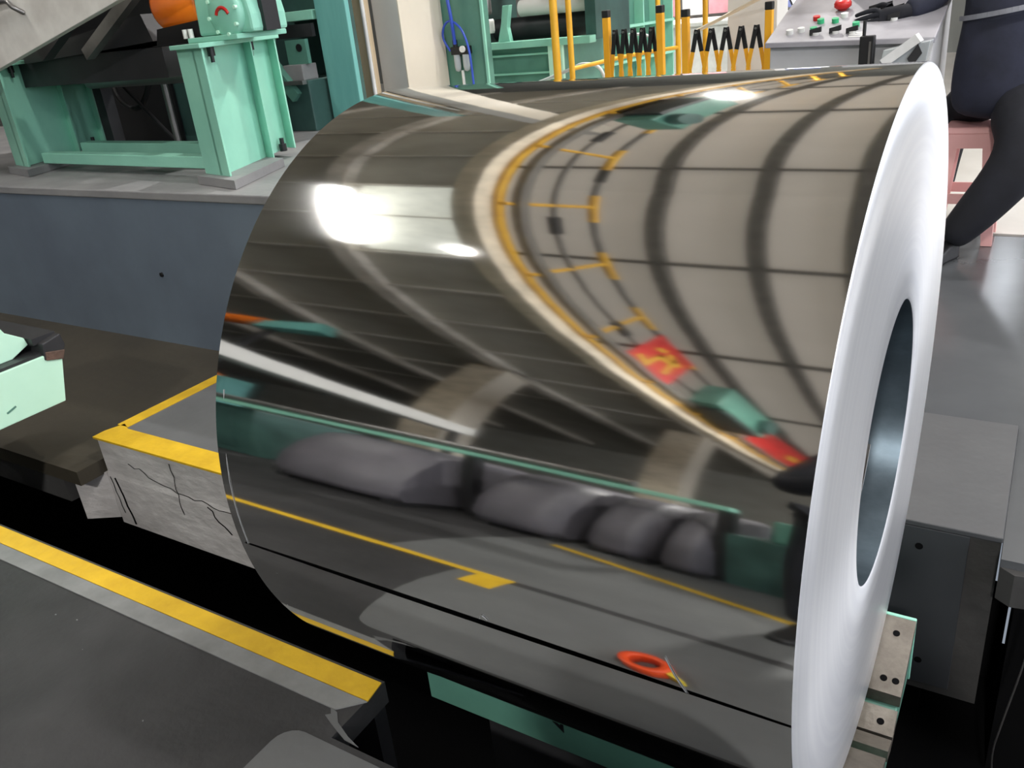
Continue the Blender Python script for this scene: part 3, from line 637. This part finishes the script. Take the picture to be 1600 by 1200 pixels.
single('yellow_post', 'rail_yellow', 'thin yellow post behind the right folding barrier', 'post', lambda b: b.cyl((-2.42,5.9,-.004),(-2.42,5.9,1.9),.022,12))
single('yellow_post', 'rail_yellow', 'thin yellow post behind the left folding barrier', 'post', lambda b: b.cyl((-3.0,6.3,-.004),(-3.0,6.3,1.9),.022,12))
wb = thing('white_crate', 'big low white crate standing behind the barriers', 'crate', (-3.4,8.9,0))  # white box added in place of brightly lit floor
part('box', 'cardboard_white', wb, lambda b: b.box(-4.9,-2.3,8.3,9.4,.1,.92), bevel=.02)
part('lid', 'white_paint', wb, lambda b: b.box(-4.93,-2.27,8.27,9.43,.92,.97), bevel=.01)
for x in (-4.8,-3.6,-2.45):
    part('skid', 'tan', wb, lambda b: b.box(x-.06,x+.06,8.3,9.4,-.004,.1))
nb = thing('notice_board', 'notice board with pink and white sheets behind the barriers', 'notice board', (-3.9,9.6,0))
part('frame', 'steel_bar', nb, lambda b: b.box(-4.75,-3.35,9.6,9.63,.95,2.2))
for i in range(4):
    for k in range(3):
        part('sheet', 'pink_board' if (i+k) % 2 else 'cardboard_white', nb, lambda b: b.box(-4.70+i*.34,-4.42+i*.34,9.585,9.6,1.0+k*.4,1.34+k*.4))
for x in (-4.6,-3.5):
    part('leg', 'steel_bar', nb, lambda b: b.box(x-.02,x+.02,9.6,9.63,-.004,.95))
nb = thing('notice_board', 'notice board with dark blue and white sheets behind the barriers', 'notice board', (-3.0,9.0,0))
part('frame', 'steel_bar', nb, lambda b: b.box(-3.35,-2.25,9.5,9.53,.95,2.2))
for i in range(3):
    for k in range(4):
        part('sheet', 'cardboard_white' if (i+k) % 3 == 0 else 'blue_board', nb, lambda b: b.box(-3.31+i*.36,-3.0+i*.36,9.485,9.5,1.0+k*.3,1.24+k*.3))
for x in (-3.2,-2.4):
    part('leg', 'steel_bar', nb, lambda b: b.box(x-.02,x+.02,9.5,9.53,-.004,.95))

# ================================================================ OPERATOR CONSOLE
con = thing('control_console', 'grey operator control console with sloping button panel', 'console', (-.75,3.4,0))
part('cabinet', 'console_grey', con, lambda b: b.prism([(3.12,-.004),(3.75,-.004),(3.75,1.20),(3.12,1.02)], 'x', -1.10, -.36), bevel=.006)
part('panel', 'console_top', con, lambda b: b.hexa([(-1.115,3.08,1.022),(-.345,3.08,1.0),(-.345,3.72,1.20),(-1.115,3.72,1.22),(-1.115,3.08,1.048),(-.345,3.08,1.026),(-.345,3.72,1.226),(-1.115,3.72,1.246)]), bevel=.004)
def ptop(x, y): return 1.045+(y-3.08)*.31-.028*(x+1.1)
def pnl(name, m, x, y, r, h, n=14, cap=None):
    z = ptop(x, y); o_ = part(name, m, con, lambda b: b.cyl((x,y,z-.005),(x,y-.31*h,z+h),r,n))
    return o_
for (x, y, m_) in ((-1.02,3.18,'white_paint'),(-.97,3.20,'white_paint'),(-.91,3.20,'green_lamp'),(-.90,3.30,'green_lamp'),(-.83,3.30,'green_lamp'),(-.93,3.34,'red'),(-.80,3.36,'white_paint'),(-.72,3.24,'green_lamp')):
    pnl('push_button', m_, x, y, .017, .022)
for (x, y) in ((-.89,3.16),(-.80,3.17),(-.72,3.16),(-.67,3.42),(-.62,3.44),(-.56,3.40),(-.50,3.44),(-.56,3.30),(-.46,3.36)):
    k = pnl('selector_switch', 'white_paint', x, y, .018, .014)
    z = ptop(x, y)+.02
    part('lever', 'black_paint', k, lambda b: b.obox((x,y-.008,z),(.026,.004,.006),(0,.008,0),(0,0,.012)))
e = pnl('emergency_stop', 'red', -.83, 3.46, .02, .02)
part('mushroom_head', 'red', e, lambda b: b.lathe([(0,.05),(.035,.048),(.042,.035),(.042,.02),(.03,.01),(0,.01)], (-.83,3.455,ptop(-.83,3.46)), (0,-.25,1), 20), label='red mushroom head')
part('name_plate', 'white_paint', con, lambda b: [b.obox((-.70+.0*i,3.12+.022*i,ptop(-.70,3.12+.022*i)+.002),(.03,0,-.001),(0,.006,.002),(0,0,.001)) for i in range(3)])
mon = thing('display_unit', 'grey display unit standing on the back of the console', 'display', (-.7,3.75,1.2))
part('housing', 'console_grey', mon, lambda b: b.box(-.86,-.40,3.66,3.86,1.21,1.62), bevel=.006)
part('screen', 'screen', mon, lambda b: b.box(-.70,-.44,3.652,3.66,1.27,1.36))
part('vent_slots', 'black_paint', mon, lambda b: [b.box(-.68+.02*i,-.67+.02*i,3.648,3.654,1.29,1.33) for i in range(12)])
radio = thing('radio_set', 'black hand radio with a silver side standing before the console', 'radio', (-.62,3.0,.9))
part('body', 'black_paint', radio, lambda b: b.box(-.655,-.59,3.0,3.045,.88,1.055), bevel=.006)
part('antenna', 'black_rubber', radio, lambda b: b.cyl((-.64,3.022,1.05),(-.64,3.022,1.12),.008,8))
part('trim', 'steel_bar', radio, lambda b: b.box(-.612,-.603,2.996,3.0,.90,1.03))
sh = thing('side_shelf', 'narrow grey shelf on the front of the console', 'shelf', (-.6,3.05,0))
part('board', 'console_grey', sh, lambda b: b.box(-.68,-.33,2.96,3.11,.855,.88), bevel=.003)
part('bracket', 'steel_dark', sh, lambda b: b.prism([(3.11,.60),(3.11,.855),(2.98,.855)], 'x', -.5, -.48))
part('leg', 'steel_dark', sh, lambda b: (b.box(-.67,-.65,2.97,2.99,-.012,.855), b.box(-.36,-.34,2.97,2.99,-.012,.855)))
bx_ = thing('clear_box', 'clear plastic box of papers on the shelf beside the worker', 'box', (-.45,3.02,.88))
part('tray', 'clear_plastic', bx_, lambda b: b.hexa([(-.565,2.98,.882),(-.37,2.98,.882),(-.37,3.09,.882),(-.565,3.09,.882),(-.545,2.975,.99),(-.35,2.975,1.02),(-.35,3.10,1.02),(-.545,3.10,.99)]), bevel=.004)
part('paper', 'cardboard_white', bx_, lambda b: b.obox((-.47,3.0,.985),(.07,0,.05),(0,.05,.0),(-.012,0,.016)))
part('paper', 'steel_dark', bx_, lambda b: b.obox((-.41,2.972,.96),(.02,0,.03),(0,.002,0),(-.01,0,.02)))
wl = thing('work_light', 'round glowing white work light behind the console', 'lamp', (-1.3,4.3,0))
part('head', 'steel_dark', wl, lambda b: b.lathe([(0,.10),(.10,.09),(.135,.03),(.14,0)], (-1.19,4.3,1.25), (0,1,0), 28))
part('lens', 'work_lamp', wl, lambda b: b.lathe([(0,-.015),(.06,-.012),(.125,0),(.13,.01)], (-1.19,4.3,1.25), (0,1,0), 28), label='glowing white lens')
part('stand', 'steel_dark', wl, lambda b: (b.cyl((-1.19,4.37,-.004),(-1.19,4.37,1.2),.015,10), b.box(-1.35,-1.03,4.2,4.5,-.004,.02)))

# ================================================================ PINK STOOL
st = thing('plastic_stool', 'pink plastic stool under the seated worker', 'stool', (-.14,3.47,0))
SX, SY, SH = -.175, 3.52, .545
part('seat', 'pink_plastic', st, lambda b: b.hexa([(SX-.135,SY-.135,SH),(SX+.135,SY-.135,SH),(SX+.135,SY+.135,SH),(SX-.135,SY+.135,SH),(SX-.12,SY-.12,SH+.03),(SX+.12,SY-.12,SH+.03),(SX+.12,SY+.12,SH+.03),(SX-.12,SY+.12,SH+.03)]), bevel=.008)
for sx in (-1, 1):
    for sy in (-1, 1):
        def leg(b):
            t_ = Vector((SX+sx*.125,SY+sy*.125,SH)); q_ = Vector((SX+sx*.155,SY+sy*.155,-.010))
            def ring(p, w_): return [(p.x,p.y,p.z),(p.x-sx*w_,p.y,p.z),(p.x-sx*w_,p.y-sy*.02,p.z),(p.x-sx*.02,p.y-sy*w_,p.z),(p.x,p.y-sy*w_,p.z)]
            a_ = ring(t_,.075); c_ = ring(q_,.05); b.add(a_+c_, [(0,1,2,3,4),(9,8,7,6,5)]+[(i,5+i,5+(i+1)%5,(i+1)%5) for i in range(5)])
        part('leg', 'pink_plastic', st, leg)
for s in (-1, 1):
    part('skirt', 'pink_plastic', st, lambda b: (b.box(SX-.125,SX+.125,SY+s*.125-.006,SY+s*.125+.006,SH-.07,SH), b.box(SX+s*.125-.006,SX+s*.125+.006,SY-.125,SY+.125,SH-.07,SH)))
    part('stretcher', 'pink_plastic', st, lambda b: (b.box(SX-.14,SX+.14,SY+s*.14-.006,SY+s*.14+.006,.20,.25), b.box(SX+s*.14-.006,SX+s*.14+.006,SY-.14,SY+.14,.20,.25)))

# ================================================================ PEOPLE
def skinned(name, m, verts, edges, parent=None, sub=2, root=0):
    me = bpy.data.meshes.new(name); me.from_pydata([v[:3] for v in verts], edges, []); me.update()
    o_ = bpy.data.objects.new(name, me); COL.objects.link(o_)
    o_.modifiers.new('skin', 'SKIN').use_smooth_shade = True
    if not me.skin_vertices: me.skin_vertices.new() if hasattr(me.skin_vertices, 'new') else None
    sv = me.skin_vertices[0].data
    for i, v in enumerate(verts):
        r_ = v[3]; sv[i].radius = r_ if isinstance(r_, tuple) else (r_, r_); sv[i].use_root = (i == root)
    s_ = o_.modifiers.new('sub', 'SUBSURF'); s_.levels = sub; s_.render_levels = sub
    me.materials.append(MATS[m])
    if parent: attach(o_, parent)
    return o_
def hand_chain(verts, edges, wrist_i, wrist, direction, palm_n, size=1.0, curl=.5):
    """palm and five fingers grown from the wrist vertex"""
    d_ = Vector(direction).normalized(); n_ = Vector(palm_n); n_ = (n_-d_*n_.dot(d_)).normalized(); s_ = d_.cross(n_)
    def av(p, r): verts.append((p.x,p.y,p.z,r*size)); return len(verts)-1
    w_ = Vector(wrist); p = av(w_+d_*.045*size, (.022)); edges.append((wrist_i, p))
    for k, (off, ln) in enumerate(((-.030,.068),(-.010,.078),(.010,.074),(.029,.058))):
        b0 = w_+d_*.085*size+s_*off*size; i0 = av(b0, .0105); edges.append((p, i0)); pr_ = b0; prev = i0
        for j, fr_ in enumerate((.45,.32,.25)):
            a_ = curl*(j+1)*.55; q = pr_+(d_*math.cos(a_)+n_*math.sin(a_))*ln*fr_*1.1*size; i1 = av(q, .0092-.001*j); edges.append((prev, i1)); prev = i1; pr_ = q
    b0 = w_+d_*.035*size-s_*.032*size+n_*.008*size; i0 = av(b0, .012); edges.append((p, i0)); q = b0+(d_*.7-s_*.5+n_*.4)*.035*size; i1 = av(q, .010); edges.append((i0, i1)); i2 = av(q+(d_*.9+n_*.5)*.026*size, .009); edges.append((i1, i2))
def head_mesh(parent, c, face, m='skin', hm='hair'):
    """head with brow, nose, mouth, ears and hair; face = facing direction"""
    f_ = Vector(face).normalized(); s_ = f_.cross(Vector((0,0,1))).normalized(); u_ = s_.cross(f_); c = Vector(c)
    b = MB(); nu, nv = 28, 18; vs = []
    for j in range(nv+1):
        ph = -PI/2+PI*j/nv
        for i in range(nu):
            th = 2*PI*i/nu; x = math.cos(ph)*math.cos(th); y = math.cos(ph)*math.sin(th); z = math.sin(ph)
            px, py, pz = x*.095, y*.075, z*.118
            if z < -.2 : py *= 1-.28*(-z-.2); px *= 1-.12*(-z-.2)
            if x > .75 and abs(y) < .2 and -.35 < z < .1: px += .020*(1-abs(y)/.2)*(1-abs(z+.15)/.26 if abs(z+.15) < .26 else 0)
            if x > .6 and abs(abs(y)-.38) < .16 and abs(z-.02) < .12: px -= .006
            if x > .7 and abs(y) < .3 and abs(z+.52) < .07: px += .004
            vs.append(c+f_*px+s_*py+u_*pz)
    fs = [(j*nu+i, j*nu+(i+1)%nu, (j+1)*nu+(i+1)%nu, (j+1)*nu+i) for j in range(nv) for i in range(nu)]
    b.add(vs, fs, True)
    for sg in (-1, 1): b.obox(c+s_*sg*.077+u_*-.005, f_*.014, s_*.006, u_*.028)
    o_ = b.build('head', m, parent)
    b = MB(); vs = []
    for j in range(9):
        ph = -.25+(PI/2+.25)*j/8
        for i in range(nu):
            th = 2*PI*i/nu; x = math.cos(ph)*math.cos(th); y = math.cos(ph)*math.sin(th); z = math.sin(ph)
            k = 1.06 if not (x > .55 and z < .45) else .93
            vs.append(c+f_*x*.095*k+s_*y*.077*k+u_*z*.12*k)
    b.add(vs, [(j*nu+i, j*nu+(i+1)%nu, (j+1)*nu+(i+1)%nu, (j+1)*nu+i) for j in range(8) for i in range(nu)], True)
    b.build('hair', hm, o_)
    b = MB()
    for sg in (-1, 1): b.cyl(c+f_*.083+s_*sg*.029+u_*.006, c+f_*.089+s_*sg*.029+u_*.006, .007, 10)
    b.build('eyes', 'black_paint', o_)
    return o_
def shoe(parent, heel, toe, m='black_paint'):
    h_, t_ = Vector(heel), Vector(toe); d_ = (t_-h_); ln = d_.length; d_.normalize(); s_ = d_.cross(Vector((0,0,1))).normalized(); b = MB(); pr_ = []
    for f_, wd, ht in ((0,.032,.085),(.18,.038,.095),(.45,.040,.075),(.75,.048,.05),(.93,.04,.042),(1,.022,.03)):
        p = h_+d_*ln*f_
        pr_.append([p-s_*wd, p+s_*wd, p+s_*wd*.8+Vector((0,0,ht)), p-s_*wd*.8+Vector((0,0,ht))])
    vs = [v for r in pr_ for v in r]; n = len(pr_)
    b.add(vs, [(3,2,1,0), tuple(range(4*n-4,4*n))]+[(k*4+i, k*4+(i+1)%4, (k+1)*4+(i+1)%4, (k+1)*4+i) for k in range(n-1) for i in range(4)])
    return b.build('shoe', m, parent, .012, 3)

# --- seated worker at the console (head above the picture)
wk = thing('person', 'worker in dark navy work clothes seated on the pink stool, reaching to the console', 'person', (-.1,3.4,-.012))
V = [(-.02,3.46,.735,.17),(-.04,3.45,.93,.165),(-.08,3.48,1.14,.17),(-.12,3.53,1.33,.15),(-.14,3.56,1.45,.06),(-.15,3.58,1.53,.055),
     (-.31,3.53,1.33,.075),(-.415,3.42,1.17,.055),(-.535,3.32,1.13,.034),          # left arm to the console
     (.08,3.53,1.34,.075),(.20,3.44,1.12,.055),(.05,3.34,.98,.045),(-.02,3.44,.90,.034)]
E = [(0,1),(1,2),(2,3),(3,4),(4,5),(3,6),(6,7),(7,8),(3,9),(9,10),(10,11),(11,12)]
body_v = [(v[0],v[1],v[2],v[3]*.7) for v in V]; body_e = list(E)
gl_v = [(-.47,3.37,1.14,.040),(-.535,3.32,1.13,.034)]; gl_e = [(0,1)]; hand_chain(gl_v, gl_e, 1, gl_v[1][:3], (-.85,-.15,-.12), (.1,1,-.3), 1.3, .35)
LV = [(-.01,3.36,.70,.115),(.10,3.16,.47,.088),(-.07,3.13,.26,.064),(-.16,3.13,.15,.045)]
LW = [(-.16,3.52,.70,.105),(-.30,3.82,.60,.085),(-.32,3.86,.34,.06),(-.33,3.84,.10,.045)]
b0 = len(body_v)
for q in LV+LW: body_v.append((q[0],q[1],q[2],q[3]*.55))
body_e += [(0,b0),(b0,b0+1),(b0+1,b0+2),(b0+2,b0+3),(0,b0+4),(b0+4,b0+5),(b0+5,b0+6),(b0+6,b0+7)]
skinned('body', 'skin', body_v, body_e, wk); skinned('glove', 'navy_dark', gl_v, gl_e, wk)
jacket_v = [(-.09,3.47,.60,.205),(-.085,3.47,.72,.235),(-.085,3.47,.92,.228),(-.075,3.48,1.14,.205),(-.11,3.53,1.33,.17),(-.14,3.555,1.42,.085)]+[(V[i][0],V[i][1],V[i][2],V[i][3]*1.25) for i in (6,7)]+[(-.515,3.335,1.125,.05)]+[(V[i][0],V[i][1],V[i][2],V[i][3]*1.2) for i in (9,10,11)]
skinned('jacket', 'navy', jacket_v, [(0,1),(1,2),(2,3),(3,4),(4,5),(4,6),(6,7),(7,8),(4,9),(9,10),(10,11)], wk)
skinned('trousers', 'navy_dark', [(.03,3.42,.72,.17),(.06,3.27,.62,.165),(.09,3.17,.49,.145),(-.05,3.14,.28,.115),(-.16,3.13,.13,.09),(-.205,3.13,.07,.07)], [(0,1),(1,2),(2,3),(3,4),(4,5)], wk)
skinned('trousers', 'navy_dark', [(-.10,3.50,.72,.15),(-.22,3.70,.66,.12),(-.30,3.80,.58,.105),(-.32,3.85,.34,.08),(-.33,3.84,.12,.062)], [(0,1),(1,2),(2,3),(3,4)], wk)
def band(b):
    P = []
    for i in range(21):
        a = math.radians(195+130*i/20); P.append((-.075+.214*math.cos(a), 3.475+.214*math.sin(a), 1.105+.03*math.cos(a)))
    for i in range(20):
        p, q = Vector(P[i]), Vector(P[i+1]); o_ = Vector((p.x+.075,p.y-3.475,0)).normalized()*.006
        b.hexa([p-o_-Vector((0,0,.011)), q-o_-Vector((0,0,.011)), q+o_-Vector((0,0,.011)), p+o_-Vector((0,0,.011)), p-o_+Vector((0,0,.011)), q-o_+Vector((0,0,.011)), q+o_+Vector((0,0,.011)), p+o_+Vector((0,0,.011))])
part('reflective_band', 'reflective', wk, band, label='pale grey reflective band')
head_mesh(wk, (-.16,3.62,1.62), (-.35,.85,-.25))
shoe(wk, (-.17,3.16,-.010), (-.27,2.95,-.010)); shoe(wk, (-.33,3.82,-.002), (-.36,4.06,-.002))

# --- the photographer, seen only as a dark figure in the coil
ph_ = thing('person', 'photographer in dark clothes holding a phone, mirrored at the right edge of the coil', 'person', (-.05,-1.84,0))
V = [(-.06,-1.86,.93,.14),(-.06,-1.85,1.10,.125),(-.02,-1.87,1.28,.135),(.02,-1.88,1.42,.11),(.04,-1.88,1.50,.05),(.06,-1.86,1.57,.05),
     (-.17,-1.86,1.41,.06),(-.28,-1.76,1.05,.05),(.085,-1.575,1.30,.030),
     (.21,-1.86,1.41,.06),(.40,-1.75,1.16,.046),(.265,-1.575,1.30,.030),
     (-.15,-1.84,.86,.10),(-.17,-1.80,.48,.078),(-.19,-1.80,.10,.052),(.05,-1.86,.86,.10),(.08,-1.84,.48,.078),(.10,-1.86,.10,.052)]
E = [(0,1),(1,2),(2,3),(3,4),(4,5),(3,6),(6,7),(7,8),(3,9),(9,10),(10,11),(0,12),(12,13),(13,14),(0,15),(15,16),(16,17)]
bv = [(v[0],v[1],v[2],v[3]*.85) for v in V]; be = list(E)
hand_chain(bv, be, 8, bv[8][:3], (.25,.8,.35), (1,-.1,0), 1.0, .6)
hand_chain(bv, be, 11, bv[11][:3], (-.25,.8,.35), (-1,-.1,0), 1.0, .6)
skinned('body', 'skin', bv, be, ph_)
skinned('jacket', 'navy_dark', [(-.06,-1.86,.90,.17)]+[(v[0],v[1],v[2],v[3]*1.12) for v in V[1:4]]+[(V[i][0],V[i][1],V[i][2],V[i][3]*1.3) for i in (6,7)]+[(.06,-1.60,1.28,.045)]+[(V[i][0],V[i][1],V[i][2],V[i][3]*1.3) for i in (9,10)]+[(.285,-1.60,1.28,.045)], [(0,1),(1,2),(2,3),(3,4),(4,5),(5,6),(3,7),(7,8),(8,9)], ph_)
skinned('trousers', 'navy_dark', [(-.06,-1.86,.93,.155)]+[(V[i][0],V[i][1],V[i][2],V[i][3]*1.2) for i in range(12,18)], [(0,1),(1,2),(2,3),(0,4),(4,5),(5,6)], ph_)
head_mesh(ph_, (.07,-1.85,1.66), (.0,.95,-.3))
shoe(ph_, (-.195,-1.83,.002), (-.23,-1.58,.002)); shoe(ph_, (.10,-1.88,.002), (.14,-1.63,.002))
phn = single('smartphone', 'black_paint', 'thin dark phone held up by the photographer', 'phone', lambda b: b.obox(Vector((.17332,-1.42663,1.34602))-_f*.035, _r*.075, _u*.036, _f*.004), bevel=.003)

# orange tape roll on the floor near the photographer
tp = thing('tape_roll', 'orange tape roll with a yellow tab on the floor, mirrored in the coil', 'tape roll', (-.385,-.97,.002))
part('roll', 'tape_orange', tp, lambda b: b.lathe([(.036,.0),(.055,.0),(.058,.004),(.058,.052),(.055,.056),(.036,.056),(.034,.05),(.034,.004),(.036,.0)], (-.385,-.97,.003), (0,0,1), 32))
part('tab', 'tape_yellow', tp, lambda b: b.hexa([(-.335,-.945,.004),(-.30,-.925,.004),(-.295,-.935,.004),(-.325,-.965,.004),(-.335,-.945,.05),(-.30,-.925,.04),(-.295,-.935,.04),(-.325,-.965,.05)]))

# ================================================================ OVERHEAD WALKWAY (seen in the coil)
wk2 = thing('overhead_walkway', 'overhead crane girder with yellow guard rail, mirrored in the coil', 'crane walkway', (-2.4,-3,3.9))
part('girder', 'girder', wk2, lambda b: b.box(-2.56,-2.40,-14,13.9,3.80,4.02), bevel=.01)
part('toe_board', 'rail_yellow', wk2, lambda b: b.box(-2.40,-2.36,-14,13.9,3.97,4.04))
part('top_rail', 'rib', wk2, lambda b: b.cyl((-2.33,-14,5.08),(-2.33,13.9,5.08),.032,8))
part('mid_rail', 'rib', wk2, lambda b: b.cyl((-2.33,-14,4.55),(-2.33,13.9,4.55),.024,8))
y = 10.5
while y > -13.5:
    part('post', 'rail_yellow', wk2, lambda b: b.cyl((-2.34,y,3.98),(-2.34,y,5.08),.034,8)); part('rail_sleeve', 'rail_yellow', wk2, lambda b: b.cyl((-2.33,y-.42,5.08),(-2.33,y+.32,5.08),.042,8)); y -= 1.55
for i in range(14):
    yy = 6-1.35*i
    part('cable_clip', 'black_rubber', wk2, lambda b: (b.box(-2.355,-2.305,yy-.3,yy+.12,4.50,4.60) if i % 2 else b.box(-2.36,-2.30,yy-.2,yy+.3,5.05,5.12)))
part('cable_tray', 'rib', wk2, lambda b: b.box(-2.33,-2.27,-14,13.9,4.06,4.16))
def hung_banner(y0, y1, label, glyphs):
    t = thing('banner', label, 'banner', (-2.29,(y0+y1)/2,4.1), 'red banners on the walkway rail')
    part('cloth', 'banner_red', t, lambda b: b.box(-2.30,-2.285,y0,y1,4.06,5.1))
    for (a_, z_, w_, h_, tl) in glyphs:
        part('glyph', 'banner_yellow', t, lambda b: b.obox((-2.28,y0+(y1-y0)*a_,z_),(.003,0,0),(0,w_/2,tl*w_/2),(0,-tl*h_/2,h_/2)))
hung_banner(-5.25,-4.05,'red banner with yellow marks on the guard rail, nearer one', ((.35,4.78,.42,.12,.2),(.30,4.6,.12,.5,-.2),(.5,4.65,.34,.1,0),(.62,4.45,.1,.5,.1),(.7,4.78,.2,.1,-.3),(.78,4.3,.22,.1,.3)))
hung_banner(-13.0,-8.4,'long red banner with yellow marks on the guard rail, farther one', ((.25,4.7,.7,.2,.1),(.3,4.5,.3,.6,.1),(.45,4.6,.6,.2,-.1),(.2,4.35,.5,.2,0)))
for (y0, y1, lb) in ((-7.9,-5.9,'green electric hoist box on the walkway between the red banners'),(2.4,4.2,'green electric hoist box on the walkway above the stand')):
    t = thing('hoist_box', lb, 'hoist', (-2.2,(y0+y1)/2,4.1), 'green hoist boxes on the walkway')
    part('housing', 'green_mid', t, lambda b: b.box(-2.28,-2.0,y0,y1,4.17,4.9), bevel=.02)
    part('drum', 'green_dark', t, lambda b: b.cyl((-2.0,y0+.3,4.5),(-1.9,y0+.3,4.5),.25,20))
    part('bracket', 'steel_dark', t, lambda b: b.box(-2.40,-2.0,y0+.3,y1-.3,4.06,4.17))

# ================================================================ BEHIND THE PHOTOGRAPHER (seen in the coil)
def tarp_bundle(x0, x1, yb, label):
    """bundle under a smooth grey tarpaulin: bulging sloped front, on two skids"""
    t = thing('covered_bundle', label, 'bundle', ((x0+x1)/2,-3.0,0), 'covered bundles behind the photographer')
    prof = [(yb,.06),(yb+.02,.14),(yb-.06,.34),(yb-.18,.56),(yb-.34,.74),(yb-.50,.80),(-3.5,.80),(-3.5,.06)]
    def cover(b):
        n = 8; vs = []; m = len(prof)
        for k in range(n+1):
            u = k/n; sh = .10*(2*u-1)**4; x = x0+(x1-x0)*u
            for (y, z) in prof: vs.append((x, y-sh*(1 if y > -3.4 else 0), z-(sh*.5 if z > .5 else 0)))
        fs = [(k*m+i, k*m+(i+1)%m, (k+1)*m+(i+1)%m, (k+1)*m+i) for k in range(n) for i in range(m)]
        b.add(vs, fs, True); b.add(vs, [tuple(range(m))[::-1], tuple(range(n*m,(n+1)*m))])
    part('tarpaulin', 'panel_lilac', t, cover)
    for x in (x0+.05, x1-.05): part('skid', 'steel_dark', t, lambda b: b.box(x-.04,x+.04,-3.4,yb-.05,.002,.06))
tarp_bundle(-2.55,-1.85,-2.16,'widest grey tarpaulin covered bundle under the green rail, mirrored in the coil')
tarp_bundle(-1.64,-1.22,-2.40,'second widest grey tarpaulin covered bundle under the green rail')
tarp_bundle(-1.14,-.88,-2.46,'narrow grey tarpaulin covered bundle under the green rail')
tarp_bundle(-.84,-.66,-2.46,'narrowest grey tarpaulin covered bundle beside the green machine base')
gr = thing('green_rail_beam', 'long mint green beam above the row of covered bundles', 'beam', (-3.5,-2.64,0))
part('beam', 'mint', gr, lambda b: b.box(-7.5,-.62,-2.72,-2.60,.84,.885), bevel=.005)
for x in (-7.4,-4.4,-1.745,-.635): part('post', 'black_paint', gr, lambda b: b.box(x-.03,x+.03,-2.71,-2.62,.002,.84))
part('pipe', 'steel_bar', gr, lambda b: b.cyl((-4.4,-2.64,.925),(-1.0,-2.64,.925),.04,14))
gk = thing('green_pump_cabinet', 'dark green machine cabinet left of the covered bundles', 'machine', (-5,-3.1,0))
part('body', 'green_dark', gk, lambda b: b.box(-7.3,-3.15,-3.6,-2.72,.002,.82), bevel=.01)
part('door', 'green_dark', gk, lambda b: b.box(-4.6,-3.3,-2.72,-2.705,.1,.76), bevel=.005)
gb = thing('green_machine_base', 'dark green machine base behind the photographer', 'machine', (-.2,-2.9,0))
part('base', 'green_dark', gb, lambda b: b.hexa([(-.62,-2.62,.002),(.9,-2.30,.002),(.9,-3.6,.002),(-.62,-3.6,.002),(-.62,-2.62,.60),(.9,-2.40,.60),(.9,-3.6,.60),(-.62,-3.6,.60)]))
part('hood', 'green_mid', gb, lambda b: b.box(-.5,.8,-3.5,-2.75,.60,.85), bevel=.02)
for (x, y, h, lb) in ((-7.6,-10.7,7.1,'broad cream hall column in line with the bright rafter'),(-5.3,-15.5,6.7,'cream hall column in line with the walkway girder')):
    t = thing('hall_column', lb, 'column', (x,y,0), 'hall columns behind the photographer')
    part('shaft', 'girder', t, lambda b: b.box(x-.45,x+.35,y-.45,y+.45,.002,h))
    part('face_panel', 'cream', t, lambda b: b.box(x+.35,x+.37,y-.45,y+.45,.002,h))
tg_ = thing('teal_gantry', 'teal gantry machine with orange motors far behind the covered bundles', 'gantry', (-6.5,-5.5,0))
part('post', 'steel_dark', tg_, lambda b: b.box(-7.35,-7.25,-5.65,-5.55,.002,4.27))
part('pump_housing', 'teal', tg_, lambda b: b.box(-6.6,-6.2,-5.4,-5.0,.002,1.75))
part('brace', 'steel_dark', tg_, lambda b: b.cyl((-7.3,-5.6,2.9),(-5.05,-5.6,1.98),.04,10))
part('beam', 'teal', tg_, lambda b: b.hexa([(-7.5,-5.7,4.25),(-6.5,-5.7,4.4),(-6.5,-5.4,4.4),(-7.5,-5.4,4.25),(-7.5,-5.7,4.6),(-6.7,-5.7,4.85),(-6.7,-5.4,4.85),(-7.5,-5.4,4.6)]))
part('motor', 'orange', tg_, lambda b: b.cyl((-8.3,-5.6,4.6),(-7.65,-5.6,4.6),.2,18))
part('motor', 'orange', tg_, lambda b: b.cyl((-7.2,-5.2,1.75),(-6.6,-5.2,1.75),.14,18))
part('cross_beam', 'column_grey', tg_, lambda b: b.hexa([(-5.2,-3.3,2.05),(-4.9,-3.3,2.05),(-4.9,-7.5,1.8),(-5.2,-7.5,1.8),(-5.2,-3.3,2.35),(-4.9,-3.3,2.35),(-4.9,-7.5,2.1),(-5.2,-7.5,2.1)]))
part('post', 'steel_dark', tg_, lambda b: b.box(-5.1,-5.0,-7.4,-7.3,.002,1.85))
part('post', 'steel_dark', tg_, lambda b: b.box(-5.1,-5.0,-3.5,-3.4,.002,2.1))
